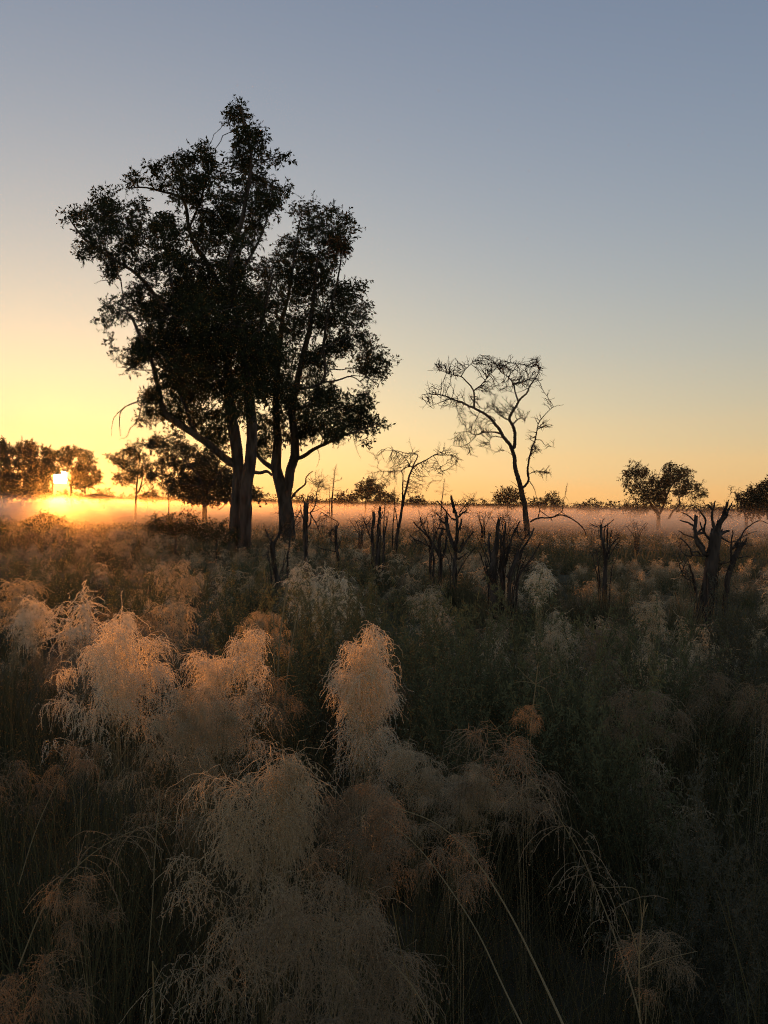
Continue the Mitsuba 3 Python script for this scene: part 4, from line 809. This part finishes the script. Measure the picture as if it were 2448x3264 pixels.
SHRUBS = [
    (1000, 1900, 6.6, 0, 1.15, 'dark green feathery shrub behind the tall straw stalks'),
    (1130, 1880, 6.9, 1, 1.2, 'dark green feathery shrub right behind the central plume'),
    (1240, 1940, 6.0, 0, 1.0, 'green shrub left of the pale tuft near the fan-shaped stump'),
    (1400, 2030, 5.2, 1, 1.1, 'green shrub to the upper right of the central plume'),
    (1560, 1990, 5.6, 0, 1.1, 'green shrub below the fan-shaped stump'),
    (1700, 1960, 6.0, 1, 1.15, 'tallest green shrub right of centre with upright shoots'),
    (1480, 2170, 4.4, 0, 0.95, 'dark green shrub in front of the row of green shrubs'),
    (1820, 2090, 4.9, 1, 0.95, 'dim green shrub at the right end of the row of green shrubs'),
    (760, 1830, 8.6, 0, 1.1, 'brownish green twiggy shrub left of the tall straw stalks'),
    (220, 1780, 11.0, 1, 1.2, 'muted green shrub at the far left below the bright mist'),
    (90, 1790, 11.5, 0, 1.1, 'muted green shrub at the left edge below the bright mist'),
    (2150, 2000, 5.8, 0, 1.0, 'dark shrub in front of the big splintered stump'),
    (2330, 1960, 6.4, 2, 1.0, 'grey-green shrub right of the big splintered stump base'),
    (2270, 2480, 2.9, 2, 0.6, 'grey-blue shrub low at the right, left one of the pair'),
    (2420, 2600, 2.6, 2, 0.55, 'grey-blue shrub low at the right edge of the frame'),
    (1960, 2230, 4.1, 1, 0.85, 'very dark shrub between the brown tufts at the right'),
    (900, 1990, 5.2, 1, 0.9, 'dark green shrub at the foot of the tall straw stalks'),
    (450, 1830, 8.8, 1, 0.95, 'muted green shrub behind the pale mound of plume grass'),
]
for k, (u, v, Y, kind, s, lab) in enumerate(SHRUBS):
    p = at(u, v, Y); r = np.random.default_rng(2500 + k)
    key = numbered('shrub'); z0 = gz(p[0], p[1])
    stand(key, f'herb_kind_{kind}', p[0], p[1], s, r.uniform(0, 360), float(np.clip((p[2] - z0) / (0.9 * s), 0.5, 1.6)))
    say(key, lab, 'shrub')


# -- long single stalks
def stalk(label, Y, strokes, dY=0.0, seed=0, spray=0):
    key = numbered('grass_stalk'); rng = np.random.default_rng(3000 + seed)
    for k, (pts, r0, r1) in enumerate(strokes):
        q = resample(chaikin(np.array(pts, float), 3), 18)
        t_ = np.linspace(0, 1, len(q))
        p = at(q[:, 0], q[:, 1], Y + dY * t_)
        r = (r0 * (1 - t_) + r1 * t_) * Y / FPX
        v, f = loft(p, r, 5, 0.08, seed + k)
        put(f'{key}__stem' + ('' if k == 0 else f'_{k:03d}'), (v, f), 'stem_straw')
    if spray:
        m = len(p); b = p[(m // 3) + (rng.random(spray) * (m - m // 3 - 1)).astype(int)]
        S = strands(b, rng.normal(size=(spray, 3)) * [1, 1, .3], rng.uniform(.08, .2, spray), 6, 0.45, 0.12, rng)
        bag = Bag(); bag.add(*ribbons(S, np.full((spray, 6), 0.0009), rng))
        si = np.repeat(np.arange(spray), 5); c = S[si, rng.integers(2, 6, len(si))]
        bag.add(*diamonds(c, unit(rng.normal(size=(len(si), 3)) + [0, 0, -1.5]), np.full(len(si), .009), np.full(len(si), .003), rng))
        put(f'{key}__spikelets', bag.mesh(), 'plume_dim', smooth=False)
    say(key, label, 'stalk')


stalk('tallest straw stalk with a thick seed head, centre left', 4.6, [([(880, 2300), (886, 2140), (892, 2020), (905, 1940), (915, 1865)], 2.2, 2.8)], 0.3, 1)
stalk('bent straw stalk right of the tallest straw stalk', 4.7, [([(905, 2280), (915, 2150), (930, 2050), (945, 1965)], 2.0, 2.2)], 0.3, 2)
stalk('short straight straw stalk left of the tallest straw stalk', 4.5, [([(876, 2270), (875, 2120), (872, 1955)], 1.8, 1.4)], 0.2, 3)
stalk('long arching stalk at lower left, bending over to the right', 2.3, [([(60, 3080), (130, 2900), (200, 2800), (330, 2690), (460, 2632), (600, 2612), (690, 2622)], 2.8, 1.2)], 0.3, 4, 70)
stalk('thick bent stalk sweeping down to the bottom right, outer of the parallel two', 2.0, [([(1810, 3300), (1700, 3060), (1620, 2900), (1520, 2740), (1400, 2620), (1240, 2568)], 4.6, 1.4)], 0.4, 5)
stalk('bent stalk sweeping down to the bottom, inner of the parallel two', 2.0, [([(1680, 3300), (1600, 3140), (1530, 2980), (1440, 2840), (1330, 2690), (1215, 2605)], 3.4, 1.2)], 0.4, 6)
stalk('long stalk running down right of the two parallel bent stalks', 2.2, [([(2050, 3300), (2030, 3200), (1970, 3010), (1900, 2830), (1840, 2700), (1760, 2570), (1690, 2480), (1640, 2440)], 3.4, 1.2)], 0.5, 7, 60)
stalk('thin upright stalk left of the bottom centre tuft', 2.3, [([(470, 3100), (485, 2900), (495, 2700), (508, 2520)], 1.6, 1.2)], 0.2, 8)
stalk('short pale broken stalk at the bottom left', 1.8, [([(494, 3300), (490, 3180), (486, 3064)], 3.2, 2.6), ([(487, 3068), (510, 3110), (540, 3150)], 1.2, .8)], 0, 9)
stalk('dry branching stalk with forked arms right of the green shrubs', 3.6, [([(1690, 2330), (1700, 2250), (1708, 2180), (1716, 2112)], 2.2, 1.2), ([(1708, 2182), (1680, 2160), (1650, 2128)], 1.4, .9), ([(1708, 2182), (1740, 2160), (1775, 2148)], 1.3, .8), ([(1709, 2186), (1738, 2190), (1756, 2225), (1765, 2262)], 1.3, .8), ([(1706, 2180), (1670, 2170), (1642, 2175)], 1.2, .7), ([(1716, 2114), (1735, 2105)], 1, .6)], 0, 10)
stalk('forked dry stalk with upright tips at the lower right', 2.0, [([(2040, 3260), (2036, 3100), (2042, 2980), (2056, 2868)], 2.6, 1.8), ([(2038, 3060), (2010, 2950), (1975, 2880)], 1.8, 1.4), ([(2040, 3000), (2048, 2920), (2066, 2880)], 1.6, 1.4), ([(2036, 3090), (2120, 3055), (2222, 3032)], 1.8, .8), ([(2040, 3040), (2070, 3010), (2098, 2970)], 1.5, .8), ([(2046, 2940), (2040, 2850), (2020, 2825), (1910, 2830)], 1.2, .7)], 0, 11)
stalk('thin stalk bowing right in the dark area at the right', 4.8, [([(2110, 2210), (2070, 2120), (2010, 2040), (1960, 2000), (1915, 1990)], 1.4, .8)], .2, 12)
stalk('crossing stalk running down to the bottom centre', 1.8, [([(1400, 3300), (1340, 3180), (1290, 3110), (1240, 3060)], 2.4, 1.6)], .1, 13)
stalk('crossing stalk leaning right at the bottom centre', 1.9, [([(1250, 2880), (1280, 3050), (1330, 3200), (1360, 3300)], 1.6, 2.0)], .1, 14)
stalk('thin stalk reaching up at the far left edge', 2.8, [([(60, 2820), (110, 2650), (160, 2540), (210, 2440)], 1.8, .9)], .2, 15)
stalk('pair of thin crossing stems below the left pale tufts', 3.0, [([(310, 2530), (330, 2380), (480, 2240)], 1.3, .7), ([(340, 2500), (420, 2350), (500, 2300)], 1.2, .7)], .1, 16)

# -- the meadow itself: nobody could count it
rng = np.random.default_rng(77)


def wedge(n, y0, y1, margin=1.2, power=2.0):
    y = (y0 ** power + rng.random(n) * (y1 ** power - y0 ** power)) ** (1 / power)
    return rng.uniform(-1, 1, n) * (0.47 * y + margin), y


cnt = {'meadow_grass': 0, 'undergrowth': 0}


def scatter(name, kinds, x, y, s0, s1, zs=(0.85, 1.15), rz=None):
    for xx, yy in zip(x, y):
        cnt[name] += 1
        s = rng.uniform(s0, s1)
        stand(f'{name}__{cnt[name]:03d}', kinds[rng.integers(len(kinds))], xx, yy, s, rng.uniform(0, 360), rng.uniform(*zs), (rng.normal() * 5, rng.normal() * 5))


def patch(x, y, scale, seed):
    return meshkit.fbm(np.stack([x / scale, y / scale, 0 * x + seed], -1), 3, seed)


x, y = wedge(1000, 0.2, 7.5, 3.6, 1.4); scatter('undergrowth', ['blade_near_0', 'blade_near_1', 'blade_near_2'], x, y, 0.7, 1.15)
x, y = wedge(2300, 6.5, 30, 4.0, 1.8); scatter('undergrowth', ['blade_mid_0', 'blade_mid_1', 'blade_mid_2'], x, y, 0.8, 1.25)
x, y = wedge(1500, 26, 60, 6, 1.4); scatter('undergrowth', ['blade_far_0', 'blade_far_1', 'blade_far_2'], x, y, 0.9, 1.9)
x, y = wedge(150, 6, 22); k_ = patch(x, y, 3.0, 5) > 0.5; k_ &= x < 0.12 * y; scatter('undergrowth', ['herb_mid'], x[k_], y[k_], 0.45, 0.8)
x, y = wedge(420, 7.5, 26); k_ = x > 0.1 * y; scatter('meadow_grass', ['tuft_mid_1', 'tuft_mid_2', 'tuft_mid_0'], x[k_], y[k_], 0.32, 0.55)
x, y = wedge(820, 6.5, 28, 3.2); k_ = patch(x, y, 2.5, 9) > 0.48; scatter('meadow_grass', ['tuft_mid_0', 'tuft_mid_1', 'tuft_mid_1', 'tuft_mid_2'], x[k_], y[k_], 0.4, 0.68)
x, y = wedge(1300, 16, 48, 5, 1.5); k_ = patch(x, y, 8.0, 3) > 0.5; scatter('meadow_grass', ['tuft_far_0', 'tuft_far_1', 'tuft_far_2', 'tuft_far_3'], x[k_], y[k_], 0.45, 0.8)
x, y = wedge(24, 3.4, 6.8, 2.6); scatter('meadow_grass', ['tuft_kind_thin'], x, y, 0.75, 1.0)
for tx, ty, tr, tn in [(*at(770, 1740, 29)[:2], 1.5, 60), (*at(912, 1700, 33.5)[:2], 1.3, 40), *[(*at(u, 1700, Y)[:2], 0.55, 16) for u, Y in ((2265, 13), (1930, 15), (1580, 13.3), (1455, 16.5), (1400, 17.2), (1200, 20), (880, 15.5), (975, 19.5), (1075, 21), (1680, 45), (1268, 28))]]:
    an = rng.uniform(0, 2 * math.pi, tn); rr_ = tr * np.sqrt(rng.random(tn))
    scatter('undergrowth', ['blade_mid_0', 'blade_mid_1', 'blade_mid_2'], tx + np.cos(an) * rr_, ty - 0.25 + np.sin(an) * rr_, 1.2, 1.9)
x, y = wedge(90, 4.2, 8.5, 0.8); k_ = x > 0.08 * y; scatter('meadow_grass', ['tuft_mid_1', 'tuft_mid_2'], x[k_], y[k_], 0.4, 0.65)
say('meadow_grass', 'plumed savanna grass covering the plain into the mist', 'grass', kind='stuff')
say('undergrowth', 'low dark tangled grass and weeds between the tufts', 'undergrowth', kind='stuff')

# ------------------------------------------------------------------ ground mist
HX0, HX1, HY0, HY1, HZ0, HZ1 = -680.0, 680.0, -60.0, 920.0, -1.2, 18.8
NX, NY, NZ = 96, 96, 100
xs = HX0 + (np.arange(NX) + .5) / NX * (HX1 - HX0); ys = HY0 + (np.arange(NY) + .5) / NY * (HY1 - HY0); zs = HZ0 + (np.arange(NZ) + .5) / NZ * (HZ1 - HZ0)
Z, YY, XX = np.meshgrid(zs, ys, xs, indexing='ij')
pn = np.stack([XX / 40, YY / 40, Z / 3], -1)
nz = meshkit.fbm(pn, 2, 21)
top = 2.35 + 1.7 * (nz - 0.5)
dens = np.clip((top - Z) / 1.5, 0, 1) ** 1.6
near = np.clip((np.hypot(XX, YY) - 26) / 140, 0.012, 1)
MIST = 0.036
grid = (dens * near * (0.35 + 1.3 * nz)).astype(np.float32)
grid = np.maximum(grid, 0.005)
box = T().translate([HX0, HY0, HZ0]).scale([HX1 - HX0, HY1 - HY0, HZ1 - HZ0])
scene['mist_air'] = {'type': 'heterogeneous', 'albedo': rgb(0.95, 0.83, 0.73), 'scale': MIST,
                     'sigma_t': {'type': 'gridvolume', 'grid': mi.VolumeGrid(grid[..., None]), 'to_world': box, 'filter_type': 'trilinear', 'wrap_mode': 'clamp'},
                     'phase': {'type': 'blendphase', 'weight': 0.32, 'broad': {'type': 'hg', 'g': 0.5}, 'forward': {'type': 'hg', 'g': 0.92}}}
scene['haze'] = {'type': 'cube', 'to_world': T().translate([(HX0 + HX1) / 2, (HY0 + HY1) / 2, (HZ0 + HZ1) / 2]).scale([(HX1 - HX0) / 2, (HY1 - HY0) / 2, (HZ1 - HZ0) / 2]),
                 'bsdf': {'type': 'null'}, 'interior': {'type': 'ref', 'id': 'mist_air'}}
say('haze', 'low morning mist lying over the grass plain', kind='stuff')
